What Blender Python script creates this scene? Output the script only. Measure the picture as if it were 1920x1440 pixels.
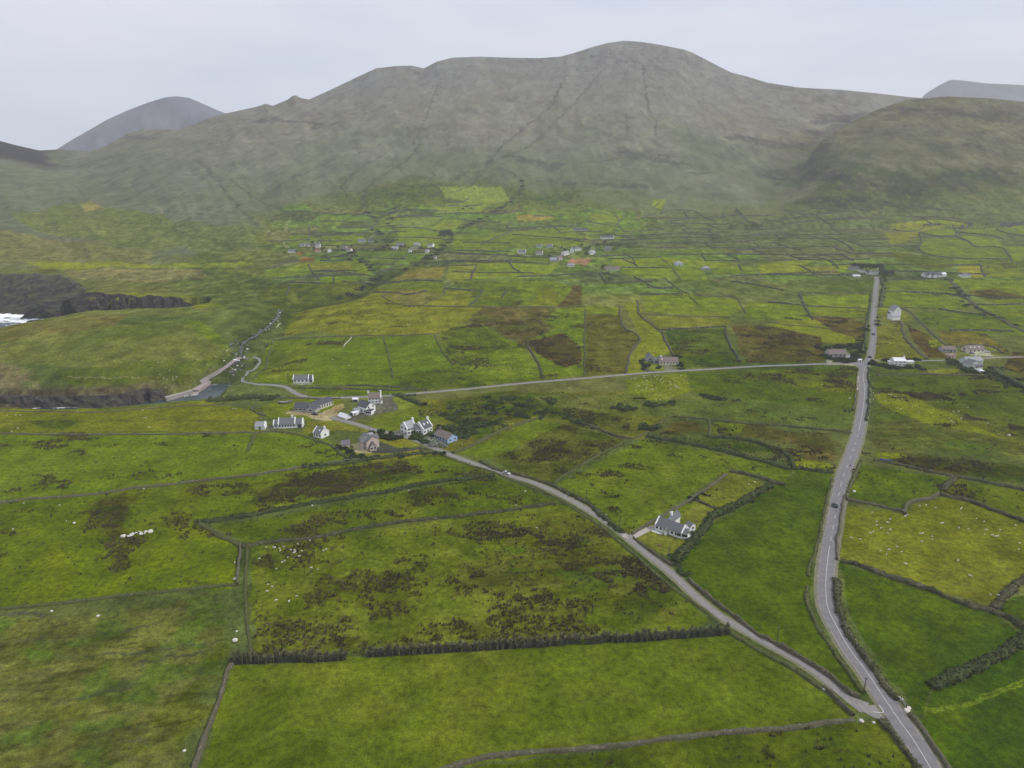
import bpy, math, random
import numpy as np
R = math.radians
random.seed(7)
for o in list(bpy.data.objects): bpy.data.objects.remove(o)
sc = bpy.context.scene
# ---------------------------------------------------------------- camera
CAMH, FPX, PITCH = 155.0, 1340.0, R(17.4)
cam_d = bpy.data.cameras.new("camera"); cam = bpy.data.objects.new("camera", cam_d)
sc.collection.objects.link(cam); sc.camera = cam
cam.location = (0, 0, CAMH); cam.rotation_euler = (math.pi/2-PITCH, 0, 0)
cam_d.sensor_width = 36.0; cam_d.lens = 36.0*FPX/1920; cam_d.clip_start = 1.0; cam_d.clip_end = 60000
# ---------------------------------------------------------------- sky and sun
SUN_EL, SUN_AZ = R(47), R(97)            # azimuth clockwise from +y (the view direction)
w = bpy.data.worlds.new("World"); sc.world = w; w.use_nodes = True
nt = w.node_tree; nt.nodes.clear()
out = nt.nodes.new('ShaderNodeOutputWorld'); bg = nt.nodes.new('ShaderNodeBackground')
sky = nt.nodes.new('ShaderNodeTexSky'); sky.sky_type = 'NISHITA'; sky.sun_disc = False
sky.sun_elevation = SUN_EL; sky.sun_rotation = SUN_AZ; sky.altitude = 100; sky.dust_density = 2.0
tc = nt.nodes.new('ShaderNodeTexCoord'); mp = nt.nodes.new('ShaderNodeMapping')
mp.inputs['Scale'].default_value = (1.0, 1.0, 4.5); mp.inputs['Rotation'].default_value = (0.0, R(16), R(20))
nz = nt.nodes.new('ShaderNodeTexNoise'); nz.inputs['Scale'].default_value = 2.6; nz.inputs['Detail'].default_value = 7; nz.inputs['Roughness'].default_value = 0.5
rp = nt.nodes.new('ShaderNodeMapRange'); rp.inputs[1].default_value = 0.32; rp.inputs[2].default_value = 0.62
rp.inputs[3].default_value = 0.0; rp.inputs[4].default_value = 1.0
cl = nt.nodes.new('ShaderNodeMix'); cl.data_type = 'RGBA'          # two tones of thin high cloud
cl.inputs[6].default_value = (6.6, 7.45, 8.95, 1); cl.inputs[7].default_value = (8.5, 8.65, 9.75, 1)
mx = nt.nodes.new('ShaderNodeMix'); mx.data_type = 'RGBA'; mx.inputs[0].default_value = 0.93
nt.links.new(tc.outputs['Generated'], mp.inputs[0]); nt.links.new(mp.outputs[0], nz.inputs['Vector'])
nt.links.new(nz.outputs[0], rp.inputs[0]); nt.links.new(rp.outputs[0], cl.inputs[0])
nt.links.new(sky.outputs[0], mx.inputs[6]); nt.links.new(cl.outputs[2], mx.inputs[7])
nt.links.new(mx.outputs[2], bg.inputs[0]); bg.inputs[1].default_value = 0.1
nt.links.new(bg.outputs[0], out.inputs[0])
sd = bpy.data.lights.new("sun", 'SUN'); sun = bpy.data.objects.new("sun", sd); sc.collection.objects.link(sun)
sd.energy = 3.1; sd.angle = R(1.2); sd.color = (1.0, 0.96, 0.90)
sun.rotation_euler = (math.pi/2-SUN_EL, 0, math.pi-SUN_AZ); sun.location = (300, 0, 500)
sc.view_settings.view_transform = 'Standard'; sc.view_settings.look = 'None'
sc.view_settings.exposure = 0; sc.view_settings.gamma = 1; sc.view_settings.use_curve_mapping = False
HAZE = 0.000115
SEA = -25.0
# ---------------------------------------------------------------- noise
def _h(ix, iy, s):
    n = (ix.astype(np.int64)*374761393 + iy.astype(np.int64)*668265263 + s*1442695041) & 0xffffffff
    n = ((n ^ (n >> 13))*1274126177) & 0xffffffff
    n = n ^ (n >> 16)
    return (n & 0xffffff)/float(0xffffff)
def vn(x, y, s=0):
    x = np.asarray(x, float); y = np.asarray(y, float)
    ix = np.floor(x); iy = np.floor(y); fx = x-ix; fy = y-iy
    fx = fx*fx*(3-2*fx); fy = fy*fy*(3-2*fy)
    a = _h(ix, iy, s); b = _h(ix+1, iy, s); c = _h(ix, iy+1, s); d = _h(ix+1, iy+1, s)
    return (a+(b-a)*fx)*(1-fy)+(c+(d-c)*fx)*fy
def fbm(x, y, o=4, s=0, g=0.55):
    t = 0; a = 1; n = 0; ca, sa = math.cos(0.6), math.sin(0.6)
    for i in range(o):
        t = t+a*vn(x, y, s+i*17); n += a; a *= g
        x, y = (x*ca-y*sa)*2.03+5.1, (x*sa+y*ca)*2.03+1.7
    return t/n
def ss(a, b, x):
    t = np.clip((x-a)/(b-a), 0, 1); return t*t*(3-2*t)
def px(s):
    return [tuple(float(q) for q in p.split(',')) for p in s.split()]
# ---------------------------------------------------------------- pixel rays (only used to survey positions on the ground)
CP, SP = math.cos(PITCH), math.sin(PITCH)
def ray(u, v):
    X = (np.asarray(u, float)-960)/FPX; Y = (720-np.asarray(v, float))/FPX
    return X, CP+Y*SP, -SP+Y*CP          # dx, dy, dz
def at_z(u, v, z):
    dx, dy, dz = ray(u, v); t = (z-CAMH)/dz
    return dx*t, dy*t
def at_y(u, v, y):
    dx, dy, dz = ray(u, v); t = y/dy
    return dx*t, y, CAMH+dz*t
def segd(x, y, pts, closed=False):
    """distance to polyline and interpolated parameter"""
    best = np.full(np.shape(x), 1e9); par = np.zeros(np.shape(x)); P = list(pts)+([pts[0]] if closed else [])
    for i in range(len(P)-1):
        ax, ay = P[i][:2]; bx, by = P[i+1][:2]; vx, vy = bx-ax, by-ay; l = vx*vx+vy*vy+1e-9
        t = np.clip(((x-ax)*vx+(y-ay)*vy)/l, 0, 1)
        d = np.hypot(x-ax-t*vx, y-ay-t*vy); m = d < best
        best = np.where(m, d, best); par = np.where(m, i+t, par)
    return best, par
def inpoly(x, y, pts):
    r = np.zeros(np.shape(x), bool); n = len(pts)
    for i in range(n):
        x1, y1 = pts[i][:2]; x2, y2 = pts[(i+1) % n][:2]
        if y1 == y2: continue
        c = ((y1 > y) != (y2 > y)) & (x < (x2-x1)*(y-y1)/(y2-y1)+x1)
        r ^= c
    return r
# ---------------------------------------------------------------- terrain height
RIDGE = [(u, v, D) for u, v, D in [
 (-900,250,2300),(-400,228,2500),(-150,238,2600),(0,264,2600),(30,272,2600),(75,282,2650),(110,280,2650),(170,284,2650),(200,272,2700),(240,250,2750),(270,242,2800),
 (330,243,2800),(365,232,2850),(400,218,2900),(430,211,2900),(480,200,3000),(498,194,3000),(512,198,3000),(538,187,3050),(549,179,3050),(554,178,3050),(566,184,3050),(580,186,3100),
 (620,168,3150),(660,149,3200),(705,128,3200),(740,124,3200),(772,123,3200),(795,128,3200),(820,115,3200),(850,108,3200),(900,106,3200),
 (950,108,3200),(1010,109,3200),(1050,106,3200),(1080,98,3250),(1110,88,3250),(1140,80,3250),(1170,76,3250),(1200,78,3250),(1240,84,3250),
 (1280,92,3200),(1300,99,3200),(1340,120,3150),(1370,135,3100),(1400,143,3100),(1440,155,3050),(1500,164,3000),(1580,168,3000),(1640,174,3000),
 (1700,181,3000),(1760,186,3000),(1920,200,3000),(2300,240,2900),(3000,300,2700)]]
def _ridge(tab):
    a = []
    for u, v, D in tab:
        x, y, z = at_y(u, v, D); a.append((float(x)/D, D, float(z)))
    return np.array(a)
RA = _ridge(RIDGE)
RB = _ridge([(1380,395,1900),(1440,380,1950),(1490,340,2000),(1520,292,2030),(1538,266,2050),(1560,250,2100),(1600,226,2150),(1650,203,2200),(1700,187,2250),(1780,180,2300),(1860,184,2300),(1920,190,2300),(2100,205,2300),(2600,240,2200)])
T1 = px("-400,764 0,763 100,766 200,764 260,760 300,757 326,754 360,752 383,749.5")
NEAR = [tuple(map(float, at_z(u, v, 0))) for u, v in T1]
_far = px("439,719 423,719 391,721 383,725 360,738 349,742 318,749 300,749 280,752 260,757 220,762 120,764 0,765 -400,765")
SEA1 = [(x-2, y+13) for x, y in NEAR]+[tuple(map(float, at_z(410, 745, SEA))), tuple(map(float, at_z(424, 733, SEA)))]+[tuple(map(float, at_z(u, v, SEA))) for u, v in _far]
_f2 = px("-700,560 -200,583 0,587 30,591 62,598 105,604 160,607 250,609 340,609 366,607 345,622 200,628 100,634 0,640 -400,650 -900,660")
SEA2 = [tuple(map(float, at_z(u, v, SEA))) for u, v in _f2]
STREAM_PX = px("436,717 446,700 455,684 458,668 480,652 504,632 522,612 528,598 560,584 620,573 668,560 692,545 720,525 762,506")
STREAM_Z = [-25.5,-23.5,-21,-18,-16,-14,-12,-10,-8,-7,-5,-3,2,8]
STREAM = [tuple(map(float, at_z(u, v, z))) for (u, v), z in zip(STREAM_PX, STREAM_Z)]
def _soft(T, wd=0.035):
    g = np.linspace(T[0, 0], T[-1, 0], 900); z = np.interp(g, T[:, 0], T[:, 2]); k = np.exp(-((np.arange(-120, 121)*(g[1]-g[0]))/wd)**2); k /= k.sum()
    return g, np.convolve(np.pad(z, 120, 'edge'), k, 'valid')
SA = _soft(RA); SB = _soft(RB, 0.02)
def mount(x, y, T, yf, zf, pw, gul):
    yy = np.maximum(y, 50.0); s = x/yy
    yr = np.interp(s, T[:, 0], T[:, 1]); zr = np.interp(s, T[:, 0], T[:, 2])
    t = (y-yf)/(yr-yf); tc_ = np.clip(t, 0, 1); g_, zs_ = SA if T is RA else SB
    wq = ss(0.80, 1.0, t); zr = np.minimum(np.interp(s, g_, zs_), zr+18)*(1-wq)+zr*wq
    z = zf+(zr-zf)*tc_**pw
    # spurs and gullies running down the face
    e = 4*tc_*(1-tc_)
    n = fbm(s*20+3+y/900, y/800.0, 4, 11)-0.5; n2 = np.abs(fbm(s*45+y/500, y/420.0, 3, 23)-0.5)
    z = z+gul*e*(n*26-n2*9*tc_)
    z = np.where(t > 1, zr-(y-yr)*0.32, z)
    return z
def H(x, y):
    x = np.asarray(x, float); y = np.asarray(y, float)
    s = x/np.maximum(y, 50.0)
    yf = np.interp(s, [-0.75,-0.45,-0.3,-0.1,0.2,0.45,0.7], [870,900,1100,1320,1380,1420,1450])
    zf = np.interp(s, [-0.75,-0.45,-0.3,-0.1,0.7], [2,2,10,24,26])
    base = zf*ss(560, 1.0*yf, y)
    base = base+(fbm(x/190, y/190, 3, 3)-0.5)*5*ss(170, 330, y)
    m1 = mount(x, y, RA, yf, zf, 1.42, 1.0)
    m2 = mount(x, y, RB, 1430.0+0*y, 24.0, 1.15, 0.45)
    m2 = m2-75*(1-ss(0.29, 0.375, s))*ss(1430, 1560, y)
    m1 = np.where(y > yf, m1, -1e3); m2 = np.where((y > 1430) & (s > 0.30), m2, -1e3)
    h = np.maximum(base, np.maximum(m1, m2)); sm = np.maximum(m1, m2)+12*np.log1p(np.exp(-np.abs(m1-m2)/12)); h = np.where(y > yf+1, sm, h)
    blend = ss(yf-10, yf+60, y); 
    h = np.where(y > yf, h+(fbm(x/190, y/190, 3, 3)-0.5)*5*(1-ss(0, 500, y-yf)), h)
    # stream valley
    L = (y < 1500) & (x < 0) & (y > 300)
    if np.any(L):
        xs, ys = x[L] if x.shape else x, y[L] if y.shape else y
        d, p = segd(xs, ys, STREAM); zb = np.interp(p, range(len(STREAM_Z)), STREAM_Z)
        hh = h[L]
        v = zb+np.maximum(d-3, 0)*np.interp(p, [0, 3, 7, 11, 13], [0.42, 0.40, 0.30, 0.22, 0.12])
        k = 2.5; hh = -np.log(np.exp(-(hh)/k)+np.exp(-np.minimum(v, 200)/k))*k
        # headland and coast
        head = np.interp(xs, [-1400,-511,-470,-432,-314,-270,-225], [-9,-5,1.5,7,6.5,3,0])
        wgt = ss(505, 560, ys)*(1-ss(755, 800, ys))*(1-ss(-262, -215, xs))
        hh = np.minimum(hh*(1-wgt)+head*wgt, np.where(wgt > 0.5, 50, hh+50))
        d1, _ = segd(xs, ys, SEA1, True); i1 = inpoly(xs, ys, SEA1)
        d2, _ = segd(xs, ys, SEA2, True); i2 = inpoly(xs, ys, SEA2)
        north = ss(482, 512, ys+0.0*xs); east = ss(-262, -222, xs)
        W1 = (1-north)*11+north*((1-east)*165+east*34)
        cl1 = np.where(north > 0.5, 1-east, 0.0)*8.5
        r1 = np.clip(d1/W1, 0, 1); r1 = r1**0.75*(1-0)  # convex rise
        h1 = SEA+cl1*np.clip(d1/9.0, 0, 1)+(hh-SEA-cl1)*np.where(north > 0.5, np.sin(r1*math.pi/2), r1)
        h1 = np.where(d1 < W1, h1, hh)
        n2 = ss(770, 810, ys); W2 = (1-n2)*26+n2*np.interp(xs, [-640,-560,-500,-300], [85,80,24,20])
        lump = (fbm(xs/16, ys/16, 3, 77)-0.5)
        r2 = np.clip(d2/W2*(1+lump*0.9), 0, 1)
        h2 = SEA+(hh-SEA)*np.where(n2 > 0.5, r2**2.6, np.sin(r2*math.pi/2)**0.9)
        h2 = np.where(d2 < W2, h2, hh)
        hh = np.minimum(np.minimum(hh, h1), h2)
        hh = np.where(i1 | i2, SEA-np.minimum(4, 0.4*np.minimum(d1, d2))-0.2, hh)
        h = h.copy(); h[L] = hh
    return h
_MY = np.concatenate([np.arange(120, 700, 4.0), np.arange(700, 1600, 8.0), np.arange(1600, 3600, 16.0)])
def G(u, v):
    """survey: where the ray of a pixel meets the terrain"""
    u = np.atleast_1d(np.asarray(u, float)); v = np.atleast_1d(np.asarray(v, float))
    dx, dy, dz = ray(u, v)
    t = _MY[:, None]/dy[None, :]; X = dx*t; Z = CAMH+dz*t; Y = np.repeat(_MY[:, None], len(u), 1)
    below = Z < H(X, Y); below[-1] = True; k = below.argmax(0); k0 = np.maximum(k-1, 0)
    lo = _MY[k0]; hi = _MY[k]
    for _ in range(12):
        mid = (lo+hi)/2; t = mid/dy; b = CAMH+dz*t < H(dx*t, mid)
        hi = np.where(b, mid, hi); lo = np.where(b, lo, mid)
    t = hi/dy
    return np.stack([dx*t, hi, H(dx*t, hi)], 1)
def GP(s):
    p = px(s) if isinstance(s, str) else s
    a = np.array(p); return G(a[:, 0], a[:, 1])
# ---------------------------------------------------------------- ground cover: (colour, rush density, roughness, outline)
FIELDS = [
# near
((110,114,64),0,1.0,"-200,1165 200,1130 440,1100 458,1245 430,1250 365,1440 330,1560 -300,1560"),
((92,106,46),0,.8,"290,1330 330,1250 400,1130 440,1110 456,1240 430,1250 365,1440 340,1520 300,1520"),
((100,120,42),0,.4,"437,1248 700,1230 1100,1203 1370,1190 1420,1213 1500,1268 1600,1330 1590,1350 1400,1372 1200,1392 1050,1412 850,1437 760,1560 330,1560 372,1440"),
((88,106,34),.45,.6,"850,1442 1200,1397 1600,1354 1650,1350 1725,1440 1770,1560 760,1560"),
((106,121,48),.46,.6,"465,1028 600,1008 830,975 1045,945 1075,952 1170,1022 1330,1165 1290,1185 1100,1195 700,1222 480,1235"),
((100,108,46),.80,.8,"900,1000 1000,962 1090,968 1175,1035 1330,1165 1240,1168 1150,1150 1090,1110 1000,1135 860,1120 800,1085 880,1050"),
((92,112,40),.3,.5,"395,988 560,960 740,925 925,893 965,905 1045,942 830,972 600,1005 465,1022"),
((104,122,42),.35,.5,"0,945 290,915 480,893 700,858 840,853 962,895 925,893 740,915 480,962 370,976 250,990 285,920"),
((86,86,48),.95,.8,"560,890 680,875 760,872 800,885 740,905 620,930 480,960 440,955 500,920"),
((106,124,34),.06,.35,"-200,960 0,943 285,915 250,990 370,978 440,1018 450,1022 440,1100 200,1122 0,1142 -200,1160"),
((84,84,44),.95,.8,"165,930 285,918 262,962 235,985 280,1010 260,1030 240,1040 250,1065 210,1075 185,1050 195,1020 155,1000 170,960"),
((84,78,46),1,.8,"-60,1030 0,1025 32,1035 20,1060 0,1075 -60,1080"),
((80,88,44),.9,.6,"40,955 100,948 125,958 95,972 55,968"),
((104,127,48),.01,.25,"-200,816 0,814 475,812 580,812 640,835 680,862 560,880 290,912 0,938 -200,955"),
((124,125,52),0,.3,"-300,768 0,766 230,766 300,760 383,751 480,770 500,808 475,811 0,812 -300,815"),
((86,105,50),0,.6,"60,790 110,787 150,792 118,806 85,803"),
# centre right of the lane
((75,107,32),0,.35,"1492,880 1560,885 1545,960 1525,1060 1514,1130 1560,1220 1620,1305 1600,1305 1520,1255 1400,1180 1290,1090 1272,1050 1330,990 1450,915 1490,892"),
((101,120,46),.02,.4,"1210,822 1490,880 1468,905 1375,885 1340,895 1178,1003 1148,985 1040,908 1200,826"),
((120,121,58),.02,.4,"1370,886 1450,912 1360,957 1300,943 1340,900"),
((132,131,66),0,.35,"1198,1002 1240,985 1312,940 1357,962 1335,990 1268,1052 1196,1012"),
((104,124,48),0,.4,"1178,1000 1300,938 1312,942 1200,1003 1190,1005"),
((102,124,48),.02,.3,"1010,785 1052,795 920,861 850,850"),
((94,100,52),.2,.7,"1052,795 1178,827 1035,906 965,885 918,862"),
((112,132,80),.0,.9,"1090,820 1110,815 1145,835 1130,850 1105,845"),
((92,92,50),.6,.9,"1035,835 1060,826 1070,850 1000,870 960,868"),
((118,116,58),.1,.5,"780,750 1000,735 1220,735 1260,780 1200,825 1010,783 860,850 800,835"),
((84,98,50),.25,.8,"790,750 960,733 1060,735 1130,770 1220,810 1180,822 1010,783 900,830 850,800"),
((106,114,66),.04,.5,"1000,742 1180,738 1300,742 1500,762 1600,768 1590,800 1480,795 1330,780 1240,780 1160,775 1020,760"),
((98,116,66),.0,.4,"1380,745 1600,765 1595,805 1440,790"),
((102,92,56),.3,.8,"1250,782 1328,786 1328,818 1222,816"),
((100,90,58),.3,.8,"1335,786 1480,800 1560,815 1575,880 1492,876 1470,840 1335,820"),
((108,122,44),.5,.5,"1330,790 1395,795 1390,812 1340,812"),
((122,132,46),.2,.5,"1478,838 1500,850 1500,862 1560,870 1565,882 1490,876"),
((76,90,42),.6,.8,"1330,818 1470,842 1490,878 1400,860 1300,838 1222,820"),
((114,130,50),.15,.4,"1170,712 1285,700 1297,733 1262,745 1220,755 1185,740"),
((86,108,44),.2,.5,"1287,699 1612,686 1604,768 1500,760 1380,745 1300,738"),
((100,112,40),.55,.6,"1440,695 1610,688 1600,740 1520,730 1450,712"),
# right of the road
((88,112,36),.1,.4,"1592,868 1780,896 1760,930 1705,945 1698,962 1600,941"),
((100,114,42),.12,.4,"1782,896 1930,922 1930,975 1800,937 1763,930"),
((122,124,50),0,.3,"1586,946 1698,965 1712,946 1770,932 1800,938 2100,1010 2100,1080 1920,1092 1868,1138 1578,1050"),
((66,104,16),0,.35,"1578,1056 1866,1148 1916,1188 1760,1285 1745,1292 1725,1345 1640,1232 1590,1160"),
((68,104,18),0,.35,"2100,1070 1925,1112 1872,1143 1918,1184 2100,1230"),
((64,104,12),0,.35,"1750,1298 1925,1205 2200,1300 2300,1560 1830,1560 1725,1350"),
((98,106,58),.05,.8,"1640,690 1960,700 1990,870 1610,845 1625,740"),
((122,130,48),.12,.4,"1640,735 1700,740 1790,745 1810,770 1870,800 1920,815 1880,822 1740,795 1650,760"),
((90,76,50),.9,.8,"1690,735 1790,740 1800,762 1740,752"),
((80,86,46),.4,.8,"1615,842 1760,855 1960,868 1960,925 1780,892 1620,866"),
((96,78,54),.5,.9,"1680,864 1790,878 1775,892 1680,875"),
((112,126,42),0,.4,"1640,848 1690,848 1700,858 1650,860"),
# middle distance right
((120,119,62),.02,.4,"1642,612 1688,606 1694,628 1705,645 1735,672 1640,675"),
((98,86,56),.3,.6,"1700,608 1745,632 1795,672 1742,670 1712,640"),
((126,138,56),0,.2,"1740,638 1764,637 1780,650 1744,651"),
((122,112,66),.15,.7,"1755,620 1840,620 1880,650 1900,665 1850,650 1780,648"),
((100,122,52),.02,.4,"1700,583 1780,586 1920,595 1960,640 1900,628 1800,622 1755,620"),
((108,128,54),0,.4,"1660,548 1740,548 1800,565 1815,578 1780,582 1655,577"),
((106,124,58),.05,.4,"1655,525 1725,522 1780,525 1810,560 1740,548 1658,546"),
((112,130,52),.1,.5,"1785,525 1960,526 1960,600 1900,585 1815,545"),
((98,92,60),.4,.8,"1815,545 1860,540 1920,555 1920,562 1850,562"),
((112,128,54),0,.3,"1830,573 1940,572 1940,600 1860,588"),
((128,128,58),.0,.3,"1738,694 1800,692 1795,700 1740,704"),
((92,104,52),.1,.6,"1640,700 1720,690 1740,706 1850,705 1960,760 1960,860 1700,740 1640,730"),
((128,128,60),0,.4,"1650,578 1680,577 1712,600 1655,602"),
((98,88,56),.5,.7,"1900,660 1960,665 1960,720 1880,690"),
# middle distance centre
((126,134,56),0,.35,"1515,597 1560,606 1620,612 1625,640 1560,645 1500,635 1440,620 1440,608"),
((104,94,62),.35,.7,"1516,590 1600,598 1622,606 1620,640 1560,620"),
((104,95,64),.35,.7,"1440,618 1540,640 1545,678 1400,680 1380,640 1400,610"),
((100,90,60),.45,.7,"1370,610 1450,612 1540,632 1540,650 1430,650 1380,630"),
((76,100,46),.1,.6,"1245,618 1362,615 1372,660 1390,684 1280,690 1262,660"),
((126,126,58),0,.4,"1213,592 1350,596 1372,602 1360,613 1240,618"),
((112,130,52),0,.3,"1205,555 1290,550 1380,562 1395,580 1360,595 1210,585"),
((106,128,52),.02,.4,"1397,566 1500,572 1530,592 1500,605 1395,598 1400,580"),
((112,132,52),.1,.5,"1515,575 1632,575 1632,600 1520,592"),
((112,134,56),0,.3,"1505,555 1635,548 1634,575 1510,572"),
((128,134,56),0,.3,"1168,566 1198,566 1210,600 1240,625 1262,662 1200,672 1205,698 1172,700 1185,660 1200,635 1180,590"),
((108,104,60),.1,.5,"1098,588 1162,590 1168,612 1200,636 1180,665 1170,700 1096,705"),
((116,134,54),0,.3,"1098,574 1160,576 1162,590 1098,587"),
((104,130,50),.12,.4,"1055,576 1097,574 1096,704 1020,712 990,640 1010,600"),
((98,88,60),.45,.7,"990,640 1055,625 1090,650 1092,680 1060,690 1010,665"),
((106,98,68),.2,.8,"895,575 1050,576 1020,640 985,655 960,640 880,600"),
((106,128,52),.25,.5,"825,620 900,605 960,640 985,650 1020,712 905,720 860,700 830,660"),
((92,108,48),.3,.6,"820,615 900,608 960,650 900,665 840,650"),
((106,116,52),.1,.5,"1050,545 1090,536 1092,574 1055,576"),
((100,90,64),.3,.7,"1055,538 1090,534 1090,572 1045,575"),
((130,130,58),.0,.35,"905,577 540,592 560,585 610,572 700,545 720,555 760,573 800,576"),
((130,128,60),.04,.4,"530,632 540,598 620,572 692,548 715,557 760,572 905,576 870,605 815,626 700,632"),
((98,126,48),0,.3,"505,640 640,633 815,628 840,665 860,690 880,715 740,722 560,722 470,715 490,690"),
((90,108,48),.1,.6,"740,705 850,690 920,722 760,730"),
((104,122,50),.1,.5,"480,690 500,660 530,640 590,645 560,700 500,715"),
((88,78,52),.85,.6,"590,640 650,636 645,648 595,646"),
((88,116,44),0,.3,"562,727 790,727 785,740 590,744"),
((112,126,56),0,.4,"720,770 785,762 810,770 830,785 770,800 720,808 690,795"),
((126,140,66),0,.25,"722,745 750,744 785,762 718,772"),
((138,134,66),0,.3,"575,790 625,788 700,800 740,812 700,812 640,806 570,812"),
((142,136,62),0,.3,"708,824 765,824 795,834 740,840 715,828"),
((142,136,66),0,.3,"690,850 790,842 830,852 700,866 660,850"),
((112,126,52),0,.3,"490,762 560,740 640,745 645,760 580,790 500,785"),
((178,158,140),0,.4,"548,768 575,772 600,775 625,765 640,785 605,790 570,780 535,776"),
((170,150,120),0,.5,"620,765 640,756 648,764 630,775"),
((186,172,150),0,.3,"655,834 675,830 700,850 672,850"),
((88,86,90),0,.1,"703,826 716,829 745,840 787,838 806,840 815,846 790,844 740,849 705,850 690,848"),
((112,108,112),0,.2,"655,775 700,752 735,742 748,768 715,775 660,790 640,785"),
((150,140,140),0,.2,"737,809 760,803 790,815 775,824"),
((130,124,126),0,.2,"497,800 520,795 525,804 497,806"),
((146,140,150),0,.1,"548,718 582,717 582,721 548,722"),
((190,170,150),0,.1,"1175,1003 1225,985 1232,990 1195,1003 1185,1009"),
((205,200,205),0,.1,"1225,991 1240,998 1238,1000 1220,993"),
((215,210,215),0,.1,"1287,998 1304,995 1296,1003 1282,1006"),
((128,124,128),0,.1,"1243,680 1255,680 1268,694 1245,695"),
((112,108,110),0,.2,"1212,688 1245,692 1240,698 1212,700"),
((120,138,60),0,.2,"1216,684 1246,685 1244,694 1218,695"),
((170,165,160),0,.2,"1550,668 1562,668 1560,680 1612,680 1612,686 1548,684"),
((180,172,170),0,.2,"1810,660 1855,660 1862,668 1820,666"),
((150,130,140),0,.2,"1770,662 1795,663 1792,672 1780,670"),
((165,130,120),0,.5,"1070,484 1112,484 1100,496 1062,495"),
((158,120,105),0,.5,"1075,488 1110,486 1105,492 1078,494"),
# far fields
((108,128,70),0,.3,"720,405 740,400 760,418 740,428 700,430"),
((112,134,84),0,.3,"737,412 830,406 812,425 740,425"),
((128,140,76),0,.3,"815,422 838,410 870,412 850,432 812,432"),
((130,144,86),0,.3,"825,350 892,349 940,350 957,376 920,382 835,372"),
((124,140,80),0,.3,"815,385 880,378 920,384 900,398 820,400"),
((118,138,72),0,.3,"740,428 810,432 845,442 845,452 740,445"),
((116,136,70),0,.3,"738,446 830,450 840,458 825,466 740,466"),
((104,132,80),0,.3,"668,474 720,470 815,475 795,490 740,505 690,500 662,486"),
((150,136,88),0,.3,"968,404 1030,404 1042,408 1010,414 970,414"),
((122,138,74),0,.3,"1105,400 1165,402 1160,420 1110,415"),
((128,142,70),0,.3,"1225,374 1250,374 1240,392 1222,388"),
((104,134,70),0,.3,"1080,425 1150,420 1150,436 1100,440"),
((114,132,66),0,.4,"850,440 1060,430 1110,445 1095,462 1000,460 850,470"),
((108,132,64),0,.3,"960,480 1030,480 1030,492 960,488"),
((118,136,62),0,.3,"840,495 1050,492 1030,515 960,520 845,525"),
((130,134,70),0,.4,"845,500 895,498 893,520 840,526 835,520"),
((132,124,76),0,.4,"755,500 835,500 828,522 740,525"),
((110,124,58),0,.5,"700,530 835,530 828,565 795,572 760,570 700,548"),
((128,120,76),0,.6,"700,548 830,552 800,572 755,572"),
((134,132,62),0,.4,"838,545 890,545 875,573 795,573"),
((104,120,56),.2,.6,"838,528 900,526 980,525 1000,574 875,574 890,545"),
((110,130,54),.05,.4,"960,520 1050,530 1075,540 1045,574 985,574"),
((126,128,60),.0,.5,"1010,545 1045,545 1040,572 1000,573"),
((122,140,64),0,.3,"1145,486 1245,482 1262,496 1260,500 1150,500"),
((116,138,62),0,.3,"1150,502 1258,500 1275,524 1185,520"),
((120,138,62),0,.4,"1262,500 1320,506 1330,525 1280,525"),
((124,140,62),0,.3,"1240,482 1330,488 1370,495 1370,505 1265,498"),
((112,132,62),0,.4,"1370,496 1420,500 1415,515 1330,512"),
((130,140,64),0,.3,"1420,494 1470,490 1530,488 1500,500 1540,516 1425,514"),
((130,126,74),0,.3,"1502,500 1560,498 1578,515 1545,514"),
((122,140,58),0,.3,"1525,484 1600,500 1575,512 1560,496"),
((112,118,80),0,.6,"1370,528 1480,530 1470,558 1400,560 1330,545"),
((96,112,72),0,.5,"1480,525 1640,522 1638,545 1500,552 1470,545"),
((140,136,74),0,.3,"1671,428 1720,416 1760,410 1830,426 1720,430"),
((136,142,66),0,.3,"1672,420 1755,410 1825,428 1750,428 1730,434 1672,432"),
((116,132,60),0,.3,"1740,430 1795,428 1795,441 1735,440"),
((112,128,62),0,.3,"1820,422 1870,422 1905,440 1830,440 1795,435"),
((112,134,68),0,.3,"1872,420 1960,420 1960,440 1905,438"),
((114,130,58),0,.3,"1722,462 1740,448 1790,446 1835,462 1885,466 1892,485 1800,484 1740,478"),
((122,138,62),0,.3,"1795,440 1870,448 1885,465 1835,462"),
((116,136,60),0,.3,"1890,462 1960,462 1960,490 1900,490"),
((132,130,66),0,.3,"1660,436 1725,434 1720,450 1670,458"),
((142,136,68),0,.3,"1795,500 1838,498 1845,520 1805,520"),
((112,126,58),.2,.5,"1780,488 1960,488 1960,522 1850,520 1840,498 1790,496"),
((104,112,66),0,.5,"1670,470 1780,488 1790,500 1740,505 1680,490"),
((125,128,90),0,.5,"52,405 100,392 250,395 290,420 200,440 60,425"),
((116,122,88),0,.5,"130,380 240,392 310,404 340,430 420,445 300,470 60,430 20,400"),
((108,119,90),0,.4,"330,416 470,428 490,470 360,470 300,440"),
((140,140,62),0,.3,"42,487 120,490 290,496 282,503 80,504"),
((130,140,66),0,.4,"290,496 380,494 460,490 480,495 420,503 290,503"),
((124,121,92),0,.7,"0,430 60,440 290,470 280,490 120,488 0,490"),
((130,124,96),0,.7,"110,505 380,505 390,520 300,530 150,525"),
((150,140,100),0,.7,"150,382 170,376 190,388 160,396"),
((122,128,58),0,.5,"210,552 250,548 380,560 420,575 370,580 300,568 230,562"),
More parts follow.
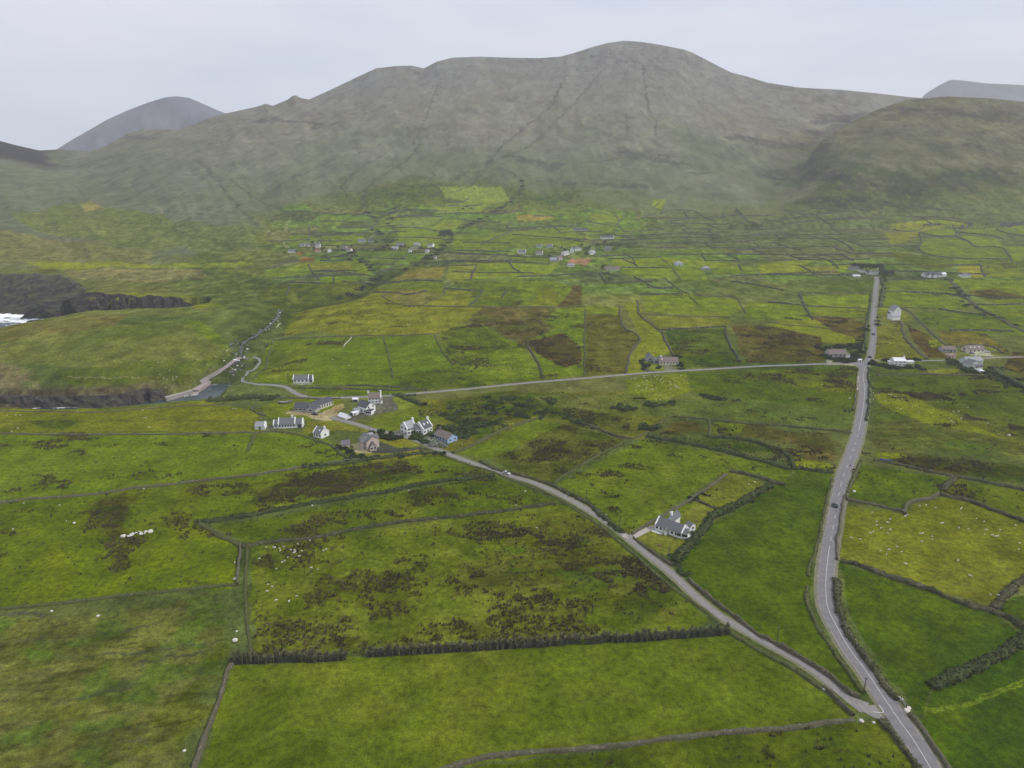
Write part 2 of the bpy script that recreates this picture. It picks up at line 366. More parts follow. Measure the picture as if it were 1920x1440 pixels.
((118,132,62),0,.4,"560,492 680,490 700,500 690,515 600,510 545,515"),
((132,130,72),0,.4,"580,495 650,492 670,505 590,508"),
((108,132,66),0,.4,"500,505 575,498 590,512 510,522 495,515"),
((104,134,62),0,.3,"600,520 690,518 660,532 600,532"),
((110,132,68),0,.3,"545,440 580,440 600,455 545,460"),
((116,134,68),0,.3,"600,440 680,442 690,455 620,460"),
((98,106,58),0,.7,"480,540 680,530 690,545 600,572 540,585 500,570"),
((150,110,70),0,.5,"556,473 570,473 566,478 556,478"),
((140,105,75),0,.5,"565,483 590,482 588,490 560,490"),
# headland tones
((120,114,74),0,.6,"-200,620 0,612 60,607 150,592 240,592 200,620 60,640 -200,650"),
((114,119,72),0,.5,"0,645 150,620 330,600 380,620 435,660 420,680 250,700 0,680"),
((98,111,58),0,.5,"100,700 250,680 400,672 425,665 425,675 380,700 350,725 250,735 140,725"),
((128,118,96),0,1.0,"-200,675 0,672 60,690 110,715 130,745 -200,755"),
((126,118,94),0,1.0,"120,735 220,742 330,715 350,735 300,748 130,752"),
((104,128,40),0,.4,"330,598 372,602 410,625 432,648 425,660 395,640"),
]
# ---------------------------------------------------------------- helpers for objects and materials
def lin(c):
    c = np.asarray(c, float)/255.0
    return np.where(c <= 0.04045, c/12.92, ((c+0.055)/1.055)**2.4)
KALB = 0.72                                # picture brightness -> base colour in this daylight
FOG = np.array([0.36, 0.37, 0.375])
def albedo(rgb, dist):
    """base colour of a surface whose hazed, sunlit look is rgb at that distance"""
    t = np.exp(-HAZE*np.asarray(dist, float))[..., None]
    c = (lin(rgb)-FOG*(1-t))/t
    return np.clip(c*KALB*np.array([0.98, 1.08, 0.74]), 0.002, 0.85)
def tag(o, label=None, cat=None, group=None, kind=None):
    if label: o['label'] = label
    if cat: o['category'] = cat
    if group: o['group'] = group
    if kind: o['kind'] = kind
    return o
def mesh_obj(name, V, F, mat, parent=None, smooth=False, loc=None, col=None):
    me = bpy.data.meshes.new(name); V = np.asarray(V, np.float32).reshape(-1, 3)
    if loc is not None: V = V-np.asarray(loc, np.float32)
    if isinstance(F, np.ndarray):
        n = F.shape[1]; me.vertices.add(len(V)); me.vertices.foreach_set('co', V.ravel())
        me.loops.add(F.size); me.loops.foreach_set('vertex_index', F.ravel().astype(np.int32))
        me.polygons.add(len(F)); me.polygons.foreach_set('loop_start', np.arange(0, F.size, n, dtype=np.int32))
        me.update(calc_edges=True)
    else:
        me.from_pydata([tuple(map(float, v)) for v in V], [], F)
    if smooth: me.polygons.foreach_set('use_smooth', np.ones(len(me.polygons), bool))
    if col is not None:
        a = me.color_attributes.new('col', 'FLOAT_COLOR', 'POINT')
        c = np.ones((len(V), 4), np.float32); c[:, :3] = col; a.data.foreach_set('color', c.ravel())
    me.validate(verbose=False); me.update()
    if mat: me.materials.append(mat)
    o = bpy.data.objects.new(name, me); sc.collection.objects.link(o)
    if loc is not None: o.location = loc
    if parent: o.parent = parent
    return o
def empty(name, loc, label, cat, group=None):
    o = bpy.data.objects.new(name, None); sc.collection.objects.link(o); o.location = loc
    return tag(o, label, cat, group)
def new_mat(name):
    m = bpy.data.materials.new(name); m.use_nodes = True; t = m.node_tree
    b = t.nodes['Principled BSDF']; return m, t, b
def noise_node(t, scale, detail=4, rough=0.6, obj=True, lo=0.3, hi=0.7, a=0.0, b=1.0, stretch=None):
    tcn = t.nodes.new('ShaderNodeNewGeometry'); n = t.nodes.new('ShaderNodeTexNoise')
    n.inputs['Scale'].default_value = scale; n.inputs['Detail'].default_value = detail; n.inputs['Roughness'].default_value = rough
    src = tcn.outputs['Position']
    if stretch:
        mp_ = t.nodes.new('ShaderNodeMapping'); mp_.inputs['Scale'].default_value = stretch
        t.links.new(src, mp_.inputs[0]); src = mp_.outputs[0]
    t.links.new(src, n.inputs['Vector'])
    r = t.nodes.new('ShaderNodeMapRange'); r.inputs[1].default_value = lo; r.inputs[2].default_value = hi
    r.inputs[3].default_value = a; r.inputs[4].default_value = b; t.links.new(n.outputs[0], r.inputs[0])
    return r.outputs[0]
def mat_noise(name, c1, c2, scale=1.0, rough=0.9, bump=0.0, spec=0.2, detail=4, lo=0.3, hi=0.7, stretch=None, metal=0):
    m, t, b = new_mat(name)
    f = noise_node(t, scale, detail, 0.6, lo=lo, hi=hi, stretch=stretch)
    mxn = t.nodes.new('ShaderNodeMix'); mxn.data_type = 'RGBA'
    mxn.inputs[6].default_value = (*c1, 1); mxn.inputs[7].default_value = (*c2, 1)
    t.links.new(f, mxn.inputs[0]); t.links.new(mxn.outputs[2], b.inputs['Base Color'])
    b.inputs['Roughness'].default_value = rough; b.inputs['Specular IOR Level'].default_value = spec
    b.inputs['Metallic'].default_value = metal
    if bump:
        bn = t.nodes.new('ShaderNodeBump'); bn.inputs['Distance'].default_value = bump; bn.inputs['Strength'].default_value = 0.8
        t.links.new(f, bn.inputs['Height']); t.links.new(bn.outputs[0], b.inputs['Normal'])
    return m
def ground_mat(name, s1, s2, s3, bump, amp=0.22):
    m, t, b = new_mat(name)
    at = t.nodes.new('ShaderNodeAttribute'); at.attribute_name = 'col'
    f1 = noise_node(t, s1, 5, 0.65, lo=0.25, hi=0.75, a=1-amp, b=1+amp)
    f2 = noise_node(t, s2, 5, 0.75, lo=0.28, hi=0.72, a=1-amp*0.9, b=1+amp*0.9)
    f3 = noise_node(t, s3, 2, 0.5, lo=0.3, hi=0.7, a=1-amp*0.5, b=1+amp*0.5)
    m1 = t.nodes.new('ShaderNodeMath'); m1.operation = 'MULTIPLY'; t.links.new(f1, m1.inputs[0]); t.links.new(f2, m1.inputs[1])
    m2 = t.nodes.new('ShaderNodeMath'); m2.operation = 'MULTIPLY'; t.links.new(m1.outputs[0], m2.inputs[0]); t.links.new(f3, m2.inputs[1])
    vm = t.nodes.new('ShaderNodeVectorMath'); vm.operation = 'SCALE'
    t.links.new(at.outputs['Color'], vm.inputs[0]); t.links.new(m2.outputs[0], vm.inputs['Scale'])
    t.links.new(vm.outputs[0], b.inputs['Base Color'])
    b.inputs['Roughness'].default_value = 1.0; b.inputs['Specular IOR Level'].default_value = 0.0
    bn = t.nodes.new('ShaderNodeBump'); bn.inputs['Distance'].default_value = bump; bn.inputs['Strength'].default_value = 0.7
    t.links.new(m2.outputs[0], bn.inputs['Height']); t.links.new(bn.outputs[0], b.inputs['Normal'])
    return m
M_GROUND = ground_mat('ground', 0.45, 1.9, 0.06, 0.6, 0.62)
M_HILL = ground_mat('hillside', 0.012, 0.06, 0.25, 7.0, 0.20)
# ---------------------------------------------------------------- terrain sheet
def build_terrain():
    yf_ = np.arange(-30, 4300, 1.0)
    dens = np.zeros(len(yf_)-1)
    for s in (-0.6, -0.3, 0.0, 0.15, 0.45):
        z = H(yf_*s, yf_); d = CP*yf_+SP*(CAMH-z); up = SP*yf_+CP*(z-CAMH)
        v = -FPX*up/np.maximum(d, 5); dv = np.abs(np.diff(v)); dens = np.maximum(dens, dv)
    dens = np.where(yf_[1:] < 140, 0.06, np.clip(dens, 0.02, 4))
    dens = dens*np.where((yf_[1:] > 440) & (yf_[1:] < 950), 1.25, 1)
    cum = np.concatenate([[0], np.cumsum(dens)]); n = int(cum[-1]/1.75)
    ys = np.interp(np.linspace(0, cum[-1], n), cum, yf_)
    ts = np.concatenate([np.linspace(-2.6, -0.90, 30)[:-1], np.linspace(-0.90, 0.90, 1240), np.linspace(0.90, 2.6, 30)[1:]])
    dep = CP*ys+SP*CAMH
    X = dep[:, None]*ts[None, :]; Y = np.repeat(ys[:, None], len(ts), 1)
    Z = H(X, Y)
    print('terrain', X.shape)
    return X, Y, Z
TX, TY, TZ = build_terrain()
EDGE_SEED = 0
def warp(x, y, amp, sc_, s=0):
    return x+(vn(x/sc_, y/sc_, 90+s)-0.5)*2*amp, y+(vn(x/sc_+40, y/sc_, 91+s)-0.5)*2*amp
POLYW = []                                  # surveyed outlines of the fields on the ground
for c, rush, rg, s in FIELDS:
    POLYW.append(GP(s)[:, :2])
RUSHMAP = []
def paint(X, Y, Z):
    x = X.ravel(); y = Y.ravel(); z = Z.ravel(); N = len(x)
    near = 1-ss(700, 1300, y)
    n1 = fbm(x/60, y/60, 4, 1); n2 = fbm(x/9, y/9, 3, 5); n3 = fbm(x/260, y/260, 3, 9); n4 = fbm(x/25, y/14, 4, 15)
    lumpy = fbm(x/3.2, y/3.2, 2, 33)
    pal = lambda a: np.array(a, float)
    # default rough land
    c = pal((106,111,70))+(n1[:, None]-0.5)*pal((44,36,28))+(n3[:, None]-0.5)*pal((50,30,26))
    c = c+(n2[:, None]-0.5)*pal((40,40,25))
    # small far fields in rows
    ca, sa = math.cos(0.12), math.sin(0.12); xr = x*ca+y*sa; yr_ = -x*sa+y*ca
    row = np.floor((yr_+(vn(x/160, y/160, 44)-0.5)*70)/62); cw = 60+60*_h(row, row*0+3, 8)
    cell = np.floor((xr+(vn(y/90, x/200, 45)-0.5)*60+row*37)/cw); hsh = _h(cell, row, 12); hs2 = _h(cell, row, 13)
    fc = np.where(hsh[:, None] < 0.28, pal((113,129,72)), np.where(hsh[:, None] < 0.5, pal((110,121,76)), np.where(hsh[:, None] < 0.72, pal((100,107,78)), pal((115,116,84)))))
    fc = fc+(n2[:, None]-0.5)*40+(fbm(x/7, y/13, 3, 46)[:, None]-0.5)*54+(n1[:, None]-0.5)*pal((28,24,18))
    s = x/np.maximum(y, 50)
    gr = (ss(0.17, 0.27, s+(n1-0.5)*0.1)*ss(1080, 1220, y+(n1-0.5)*120))[:, None]
    fc = fc*(1-gr*0.75)+(pal((108,110,88))+(n4[:, None]-0.5)*34+(fbm(x/6, y/11, 3, 48)[:, None]-0.5)*60)*gr*0.75
    zone = ss(760, 860, y)*(1-ss(1500, 1720, y+(n1-0.5)*260))*ss(-0.36, -0.30, s)
    c = c*(1-zone[:, None])+fc*zone[:, None]
    # hill moorland
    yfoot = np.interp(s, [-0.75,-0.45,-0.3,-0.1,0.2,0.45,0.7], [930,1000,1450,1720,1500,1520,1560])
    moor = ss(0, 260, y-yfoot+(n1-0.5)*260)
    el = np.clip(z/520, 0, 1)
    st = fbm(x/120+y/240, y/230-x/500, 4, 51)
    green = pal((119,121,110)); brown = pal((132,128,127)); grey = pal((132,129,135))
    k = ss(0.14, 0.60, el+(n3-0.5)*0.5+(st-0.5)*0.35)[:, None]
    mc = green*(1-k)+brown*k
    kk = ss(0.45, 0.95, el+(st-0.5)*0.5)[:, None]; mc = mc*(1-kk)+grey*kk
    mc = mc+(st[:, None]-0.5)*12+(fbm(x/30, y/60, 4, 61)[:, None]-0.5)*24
    # rocky outcrops
    rk = ss(0.58, 0.70, fbm(x/17, y/34, 4, 71))*ss(0.42, 0.62, fbm(x/300, y/300, 2, 72))
    mc = mc*(1-0.34*rk[:, None])+pal((92,92,94))*0.34*rk[:, None]
    mc = mc+(fbm(x/11, y/24, 3, 73)[:, None]-0.5)*24
    # right shoulder hill: greener, scrubby
    rr = ss(0.30, 0.42, s)*ss(1450, 1600, y)*(1-ss(2300, 2600, y)); 
    sh = pal((113,111,98))+(n4[:, None]-0.5)*30+(n1[:, None]-0.5)*pal((30,26,18))+(fbm(x/9, y/18, 3, 75)[:, None]-0.5)*34
    dk = ss(0.46, 0.60, fbm(x/26, y/46, 4, 81))*(1-ss(80, 230, z+(n1-0.5)*120))
    sh = sh*(1-dk[:, None])+pal((92,98,76))*dk[:, None]
    mc = mc*(1-rr[:, None])+sh*rr[:, None]
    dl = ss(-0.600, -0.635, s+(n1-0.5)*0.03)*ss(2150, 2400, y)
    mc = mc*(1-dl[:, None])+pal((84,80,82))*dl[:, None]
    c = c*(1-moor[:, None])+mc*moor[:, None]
    c = c+(fbm(x/5, y/11, 3, 47)[:, None]-0.5)*46*ss(450, 900, y)[:, None]*(1-moor[:, None])
    rush = np.zeros(N); rough = np.full(N, 0.6)
    # fields
    wx, wy = warp(x, y, 1.2, 6); wx2, wy2 = warp(x, y, 6, 28, 5); fm = ss(600, 1400, y)
    for (col, ru, rg, s_), P in zip(FIELDS, POLYW):
        x0, y0 = P.min(0)-12; x1, y1 = P.max(0)+12
        m = np.nonzero((x > x0) & (x < x1) & (y > y0) & (y < y1))[0]
        if not len(m): continue
        org = ru >= 0.7 or rg >= 0.8
        xx, yy = (wx2[m], wy2[m]) if org else (wx[m], wy[m])
        ins = inpoly(xx, yy, P); m = m[ins]
        if not len(m): continue
        a = np.array(col, float)
        if a.sum() < 420: g_ = max(a[1]-a[0], 0); a = a+np.array([0.42*g_, -0.12*g_, -4])
        v = a+(n1[m][:, None]-0.5)*pal((40,28,24))*(0.4+rg)+(n2[m][:, None]-0.5)*pal((44,34,26))*(0.3+rg)
        if rg >= 0.8:
            xs_, ys_ = x[m]*0.97+y[m]*0.26, y[m]*0.97-x[m]*0.26
            f = ss(0.48, 0.62, fbm(xs_/17, ys_/6, 4, 27))[:, None]; v = v*(1-f)+(a*0.97+pal((6,2,9)))*f
            f = ss(0.56, 0.66, fbm(xs_/9+3, ys_/1.9, 3, 28))[:, None]*0.5; v = v*(1-f)+(a*0.72)*f
            f = ss(0.55, 0.70, fbm(x[m]/14+9, y[m]/9, 3, 19))[:, None]; v = v*(1-f*0.6)+(a*pal((0.86,1.04,0.84)))*f*0.6
        if a.sum() > 420: v = a+(n2[m][:, None]-0.5)*30     # paving, gravel: even
        v = v+(lumpy[m][:, None]-0.5)*(12+20*rg)+(fbm(x[m]/5, y[m]/11, 3, 47)[:, None]-0.5)*42*ss(400, 800, y[m])[:, None]
        if org:
            de, _ = segd(xx[ins], yy[ins], P, True); al = ss(0.0, 1.0, de/9.0+(n2[m]-0.5)*1.6)[:, None]
            v = c[m]*(1-al)+v*al; rush[m] = rush[m]*(1-al[:, 0])+ru*al[:, 0]
        else: rush[m] = ru
        c[m] = v
    # scattered rushes and heather: brown tufts where their patches grow
    patch = fbm(x/22, y/14, 4, 101); tuft = fbm(x/2.1, y/1.9, 2, 103)
    pr = ss(0.65-0.26*rush, 0.71-0.26*rush, patch)*(rush > 0.005)
    cov = np.clip(pr*0.9+rush*0.35, 0, 1)*(rush > 0.005)
    tf = ss(0.66, 0.74, tuft+cov*0.27)*np.clip(cov*1.6, 0, 1)
    f = (tf*np.where(y < 640, 0.30, 0.66))[:, None]; c = c*(1-f)+(pal((76,70,40))+(n2[:, None]-0.5)*34)*f
    # stone and earth near the sea, the stream bed
    d1, _ = segd(x, y, SEA1, True); d2, _ = segd(x, y, SEA2, True); ds, ps = segd(x, y, STREAM)
    hn = (lumpy-0.5)*10
    k = (1-ss(7, 16, d1+hn))*(y > 485)*(y < 640)*(1-0.85*ss(-292, -270, x)); k2 = (1-ss(0.55, 1.05, d2/np.interp(x, [-640,-560,-500,-300], [75,70,26,20])+hn*0.04+(n2-0.5)*0.9))*(y > 770)*(y < 1050)
    k3 = (1-ss(6, 14, d2+hn))*(y > 640)*(y <= 770)
    kr = np.clip(np.maximum(np.maximum(k, k2), k3), 0, 1)[:, None]
    tan = (ss(520, 560, y)*0+(y < 640))[:, None]
    c = c*(1-kr)+((pal((84,76,76))*(1-tan)+pal((112,101,88))*tan)+((lumpy[:, None]-0.5)*110+(n2[:, None]-0.5)*60)*(1-0.45*tan))*kr
    kb = ((1-ss(1.2, 4.0, ds+hn*0.25))*(y < 1100))[:, None]
    c = c*(1-kb)+(pal((82,80,74))+(lumpy[:, None]-0.5)*80)*kb
    kv = ((1-ss(6, 22, ds+(n2-0.5)*24))*(y < 1200)*0.6)[:, None]
    c = c*(1-kv)+(pal((78,86,56))+(n2[:, None]-0.5)*40)*kv*1.0
    # dark gullies, pale tracks
    for kind, wd, s_ in LINES:
        P = GP(s_)[:, :2]; wd = wd*0.8 if kind == 'g' and wd > 4 else wd; x0, y0 = P.min(0)-60; x1, y1 = P.max(0)+60
        m = np.nonzero((x > x0) & (x < x1) & (y > y0) & (y < y1))[0]
        if not len(m): continue
        jx, jy = warp(x[m], y[m], wd*1.1, wd*3.0, 8); jx, jy = warp(jx, jy, wd*0.6, wd*0.9, 9); d, _ = segd(jx, jy, P)
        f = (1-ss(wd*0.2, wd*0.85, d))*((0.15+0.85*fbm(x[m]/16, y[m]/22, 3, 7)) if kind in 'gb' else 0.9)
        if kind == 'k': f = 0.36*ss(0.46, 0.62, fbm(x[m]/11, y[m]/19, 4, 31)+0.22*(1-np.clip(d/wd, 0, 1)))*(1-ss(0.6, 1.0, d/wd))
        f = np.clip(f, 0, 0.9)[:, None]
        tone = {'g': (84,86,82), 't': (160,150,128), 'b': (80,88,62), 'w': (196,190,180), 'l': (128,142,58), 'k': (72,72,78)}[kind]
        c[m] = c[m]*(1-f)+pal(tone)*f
    RUSHMAP.append((rush, patch))
    c = np.clip(c, 20, 235)
    dist = np.where(y > 300, np.hypot(x, y), 300.0)
    return albedo(c, np.hypot(np.hypot(x, y), CAMH-z))
LINES = [
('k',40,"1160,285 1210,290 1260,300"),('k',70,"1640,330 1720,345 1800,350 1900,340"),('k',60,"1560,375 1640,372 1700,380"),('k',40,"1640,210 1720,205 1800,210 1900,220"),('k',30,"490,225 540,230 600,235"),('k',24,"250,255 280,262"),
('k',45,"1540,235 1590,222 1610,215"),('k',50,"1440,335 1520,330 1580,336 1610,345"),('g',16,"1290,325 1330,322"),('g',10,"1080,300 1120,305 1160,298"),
('g',9,"1060,142 1035,200 980,240 950,265 925,290 918,306 950,320 975,335 980,356 965,372 940,390 900,412 868,428"),
('g',8,"790,270 762,300 722,326 690,346 680,372 686,396 722,416 736,430"),
('g',6,"700,300 660,326 640,350 655,375"),('g',6,"820,304 810,335 790,352"),('g',7,"890,312 862,332 840,346 820,362 780,380 720,405"),
('g',7,"1205,120 1212,170 1216,205 1230,230 1229,255"),('g',6,"1130,130 1070,200 1020,250 985,280"),('g',5,"1175,215 1176,260"),
('g',6,"640,288 600,312 560,330 520,352"),('g',6,"430,335 480,372 530,392 575,418 610,432 650,440"),('g',5,"820,160 790,240 775,270"),
('g',9,"372,300 402,332 442,382 475,416 512,440"),('g',5,"495,200 512,222 530,215"),('g',6,"640,440 600,420 570,400"),
('g',5,"1378,395 1420,420 1480,455 1500,470"),('g',5,"1500,395 1560,430 1600,450 1640,480 1660,500"),('g',7,"920,300 880,350 840,362"),
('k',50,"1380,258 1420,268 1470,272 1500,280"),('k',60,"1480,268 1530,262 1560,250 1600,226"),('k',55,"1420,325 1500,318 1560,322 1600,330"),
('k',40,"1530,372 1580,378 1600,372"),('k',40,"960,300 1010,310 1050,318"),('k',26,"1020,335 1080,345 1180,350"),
('b',10,"868,428 845,440 838,455 828,470 808,482 790,496 758,508"),('b',9,"736,430 738,446 720,460 700,470 680,480 700,495 720,515"),
('t',3,"500,430 520,445 532,455 540,464"),('t',3.5,"540,414 534,434"),('t',3,"276,385 300,390 303,400"),('t',2.2,"1103,459 1092,462 1096,452 1110,448 1140,446"),
('t',2.4,"1118,470 1106,468 1112,462"),('t',2.4,"1033,496 1050,488 1070,480 1085,470"),('t',2,"1092,432 1103,440 1100,452"),('t',2,"1040,464 1046,474"),
('t',1.2,"115,705 160,708 220,708 260,709"),('w',1.1,"520,596 524,606 520,616"),
('l',0.7,"1735,1330 1800,1322 1860,1300 1925,1270"),('l',0.7,"1738,1334 1803,1327 1863,1306 1930,1278"),
('g',2.2,"0,1158 60,1155 90,1153"),('g',1.6,"0,1205 40,1202 80,1201"),('g',1.4,"110,1232 170,1228 230,1222 330,1213 400,1205"),
('g',1.4,"100,1320 170,1305 220,1290 250,1278"),('g',1.2,"250,1245 320,1232 400,1220"),('g',1.2,"230,1395 270,1391"),('g',1.2,"165,1195 210,1188 250,1180 300,1165"),
('g',1.5,"0,792 480,790"),('b',3,"60,405 150,404 270,420"),('b',3,"30,422 200,433"),('b',5,"270,398 310,420 350,440 420,455 440,470"),
]
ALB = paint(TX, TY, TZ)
def grid_faces(r0, r1, nc):
    i = np.arange(r0, r1-1)[:, None]; j = np.arange(nc-1)[None, :]; a = (i-r0)*nc+j
    return np.stack([a, a+1, a+nc+1, a+nc], -1).reshape(-1, 4)
nr, nc = TX.shape
rsplit = int(np.searchsorted(TY[:, 0], 1560))
for nm, r0, r1, mt in (('ground', 0, rsplit+1, M_GROUND), ('mountain', rsplit, nr, M_HILL)):
    V = np.stack([TX[r0:r1].ravel(), TY[r0:r1].ravel(), TZ[r0:r1].ravel()], 1)
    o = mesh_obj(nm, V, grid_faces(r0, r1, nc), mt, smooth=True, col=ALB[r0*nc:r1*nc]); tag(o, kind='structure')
# ---------------------------------------------------------------- far hills behind the mountain
def far_hill(name, sil, D, depth, col, seed):
    us = np.linspace(sil[0][0], sil[-1][0], 140); vs = np.interp(us, [a[0] for a in sil], [a[1] for a in sil])
    rows = 46; V = []
    for i in range(rows):
        t = i/(rows-1)                     # 0 front foot, 0.6 crest, 1 back foot
        prof = math.sin(min(t/0.6, 1)*math.pi/2) if t < 0.6 else math.cos((t-0.6)/0.4*math.pi/2)
        dx, dy, dz = ray(us, vs); X = dx/dy*D; Zc = CAMH+dz/dy*D
        yy = D+(t-0.6)*depth; Z = (Zc+60)*prof-60
        n = (fbm(us/22+seed, np.full_like(us, t*6), 4, seed)-0.5)*70*(prof*(1-prof)*4)
        V.append(np.stack([X*(yy/D), np.full_like(us, yy), Z+n], 1))
    V = np.concatenate(V); F = grid_faces(0, rows, 140)
    f = fbm(V[:, 0]/240, V[:, 2]/90, 4, seed)[:, None]
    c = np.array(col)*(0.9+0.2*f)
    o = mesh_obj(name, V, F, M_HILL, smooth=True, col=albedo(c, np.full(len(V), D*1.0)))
    return tag(o, kind='structure')
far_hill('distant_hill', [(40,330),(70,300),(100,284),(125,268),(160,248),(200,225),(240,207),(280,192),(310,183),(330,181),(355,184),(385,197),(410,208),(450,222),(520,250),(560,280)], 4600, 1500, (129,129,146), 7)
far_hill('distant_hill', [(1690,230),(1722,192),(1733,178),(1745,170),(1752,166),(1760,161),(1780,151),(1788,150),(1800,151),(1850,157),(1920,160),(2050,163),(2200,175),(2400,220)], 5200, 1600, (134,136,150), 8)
# ---------------------------------------------------------------- simple shared materials
def pm(name, c, rough=0.85, spec=0.3, var=0.12, scale=2.0, bump=0.0, stretch=None, metal=0):
    c = np.array(c, float); return mat_noise(name, tuple(c*(1-var)), tuple(np.minimum(c*(1+var), 0.95)), scale, rough, bump, spec, stretch=stretch, metal=metal)
M_ASPH = pm('asphalt', (0.150,0.145,0.150), var=.16, scale=.5, bump=.01)
M_LANE = pm('lane_tarmac', (0.190,0.182,0.172), var=.18, scale=.6, bump=.01)
M_DRIVE = pm('pale_gravel', (0.34,0.30,0.27), var=.18, scale=.8)
M_PAINTW = pm('road_paint', (0.46,0.46,0.44), var=.25, scale=3)
M_PAINTY = pm('edge_paint', (0.33,0.29,0.20), var=.25, scale=3)
M_VERGE = pm('gravel_verge', (0.135,0.135,0.075), var=.3, scale=.9)
def smooth_line(P, step):
    """Catmull-Rom resampling of a surveyed line"""
    P = np.asarray(P, float)[:, :2]; out = []
    for i in range(len(P)-1):
        p0 = P[max(i-1, 0)]; p1 = P[i]; p2 = P[i+1]; p3 = P[min(i+2, len(P)-1)]
        n = max(1, int(np.hypot(*(p2-p1))/step))
        for k in range(n):
            t = k/n; out.append(0.5*((2*p1)+(-p0+p2)*t+(2*p0-5*p1+4*p2-p3)*t*t+(-p0+3*p1-3*p2+p3)*t**3))
    out.append(P[-1]); return np.array(out)
def normals(C):
    T = np.gradient(C, axis=0); T = T/np.maximum(np.hypot(T[:, 0], T[:, 1]), 1e-6)[:, None]
    return np.stack([-T[:, 1], T[:, 0]], 1)
def strip(name, C, w0, w1, lift, mat, kind='structure', parent=None, gaps=None, zoff=0):
    """a sheet following the ground between lateral offsets w0..w1 (arrays or numbers)"""
    N = normals(C); n = len(C); k = 5
    w0 = np.broadcast_to(w0, n); w1 = np.broadcast_to(w1, n); V = []
    for j in range(k):
        f = j/(k-1); w_ = w0*(1-f)+w1*f; p = C+N*w_[:, None]
        V.append(p)
    V = np.stack(V, 1); zc = H(C[:, 0], C[:, 1]); Z = H(V[..., 0], V[..., 1]); Z = np.maximum(Z, 0.4*Z+0.6*zc[:, None])
    lf = lift*(1+np.maximum(C[:, 1]-300, 0)/350)+zoff
    V3 = np.concatenate([V, (Z+lf[:, None])[..., None]], -1).reshape(-1, 3)
    F = grid_faces(0, n, k)[:, ::-1]
    if gaps is not None:
        keep = np.repeat(gaps[:-1], k-1); F = F[keep]
    o = mesh_obj(name, V3, F, mat, parent=parent)
    if kind: tag(o, kind=kind)
    return o
ROADPX = "1770,1490 1744,1439 1712.5,1387.5 1687.5,1352.5 1660,1312.5 1625,1260 1595,1220 1570,1177 1552.5,1140 1548.5,1110 1549,1080 1553,1040 1558.7,1007 1564,978 1576,912 1585,882 1597.5,850 1608.7,815 1617.5,770 1621,740 1621,727 1619,711 1620.5,694 1624,684 1630,674 1633,664 1635.6,651 1637.7,630 1637,605 1638,584 1640.7,563 1642.5,542 1645,519"
road_c = smooth_line(GP(ROADPX), 2.0)
near_m = road_c[:, 1] < 520
hw = np.where(near_m, 3.1, 3.1-1.0*ss(520, 560, road_c[:, 1]))
strip('road', road_c, -hw, hw, 0.06, M_ASPH)
strip('road_verge', road_c, -hw-0.9-0.4*vn(road_c[:, 0]/5, road_c[:, 1]/5, 2), hw+0.9+0.4*vn(road_c[:, 0]/4, road_c[:, 1]/4, 4), 0.03, M_VERGE)
arc = np.concatenate([[0], np.cumsum(np.hypot(*np.diff(road_c, axis=0).T))])
solid = near_m & ~((road_c[:, 1] > 268) & (road_c[:, 1] < 400))
dash = near_m & (road_c[:, 1] > 268) & (road_c[:, 1] < 400) & ((arc % 12) < 4)
strip('road_centre_line', road_c, -0.09, 0.09, 0.085, M_PAINTW, gaps=(solid | dash | (~near_m & ((arc % 12) < 5)))[:])
junct = (road_c[:, 1] > 158) & (road_c[:, 1] < 176)
for sgn in (-1, 1):
    g_ = near_m & ((arc % 4) < 2.4)
    if sgn > 0: g_ = g_ & ~junct
    strip('road_edge_line', road_c, sgn*(hw-0.42), sgn*(hw-0.28), 0.085, M_PAINTY, gaps=g_)
LANEPX = "1668,1345 1640,1334 1622,1328 1598,1315 1575,1298 1540,1268 1500,1240 1442,1208 1400,1184 1345,1152 1300,1114 1262,1078 1215,1040 1178,1010 1150,988 1110,961 1060,932 1000,905 960,893 900,873 840,851 800,834 780,826 750,815 705,807 670,796 640,788 620,782"
lane_c = smooth_line(GP(LANEPX), 2.0)
lw = 1.5+2.8*(1-ss(0, 14, np.hypot(lane_c[:, 0]-lane_c[0, 0], lane_c[:, 1]-lane_c[0, 1])))
strip('lane', lane_c[2:], -lw[2:], lw[2:]*0.9, 0.045, M_LANE)
strip('lane_verge', lane_c[6:], -lw[6:]-0.8-0.5*vn(lane_c[6:, 0]/5, lane_c[6:, 1]/5, 2), lw[6:]+0.8+0.5*vn(lane_c[6:, 0]/4, lane_c[6:, 1]/4, 4), 0.022, M_VERGE)
XPX = "486,721 510,722 535,726 560,740 585,746 620,746.5 660,745 730,742 800,736 900,727 1000,717 1100,709 1190,701 1280,695 1400,688 1500,684 1560,682 1605,681 1622,682"
x_c = smooth_line(GP(XPX), 3.0)
strip('lane', x_c, -1.9, 1.9, 0.05, M_LANE)
strip('lane', smooth_line(GP("1632,675 1660,676 1700,676.5 1760,676 1810,675 1860,671 1930,669 2050,667"), 3.0), -1.6, 1.6, 0.06, M_LANE)
strip('track', smooth_line(GP("488,722 474,719 458,716 455,712 462,704 474,695 482,687 487,679 484,672 474,670"), 2.0), -1.3, 1.3, 0.05, M_LANE)
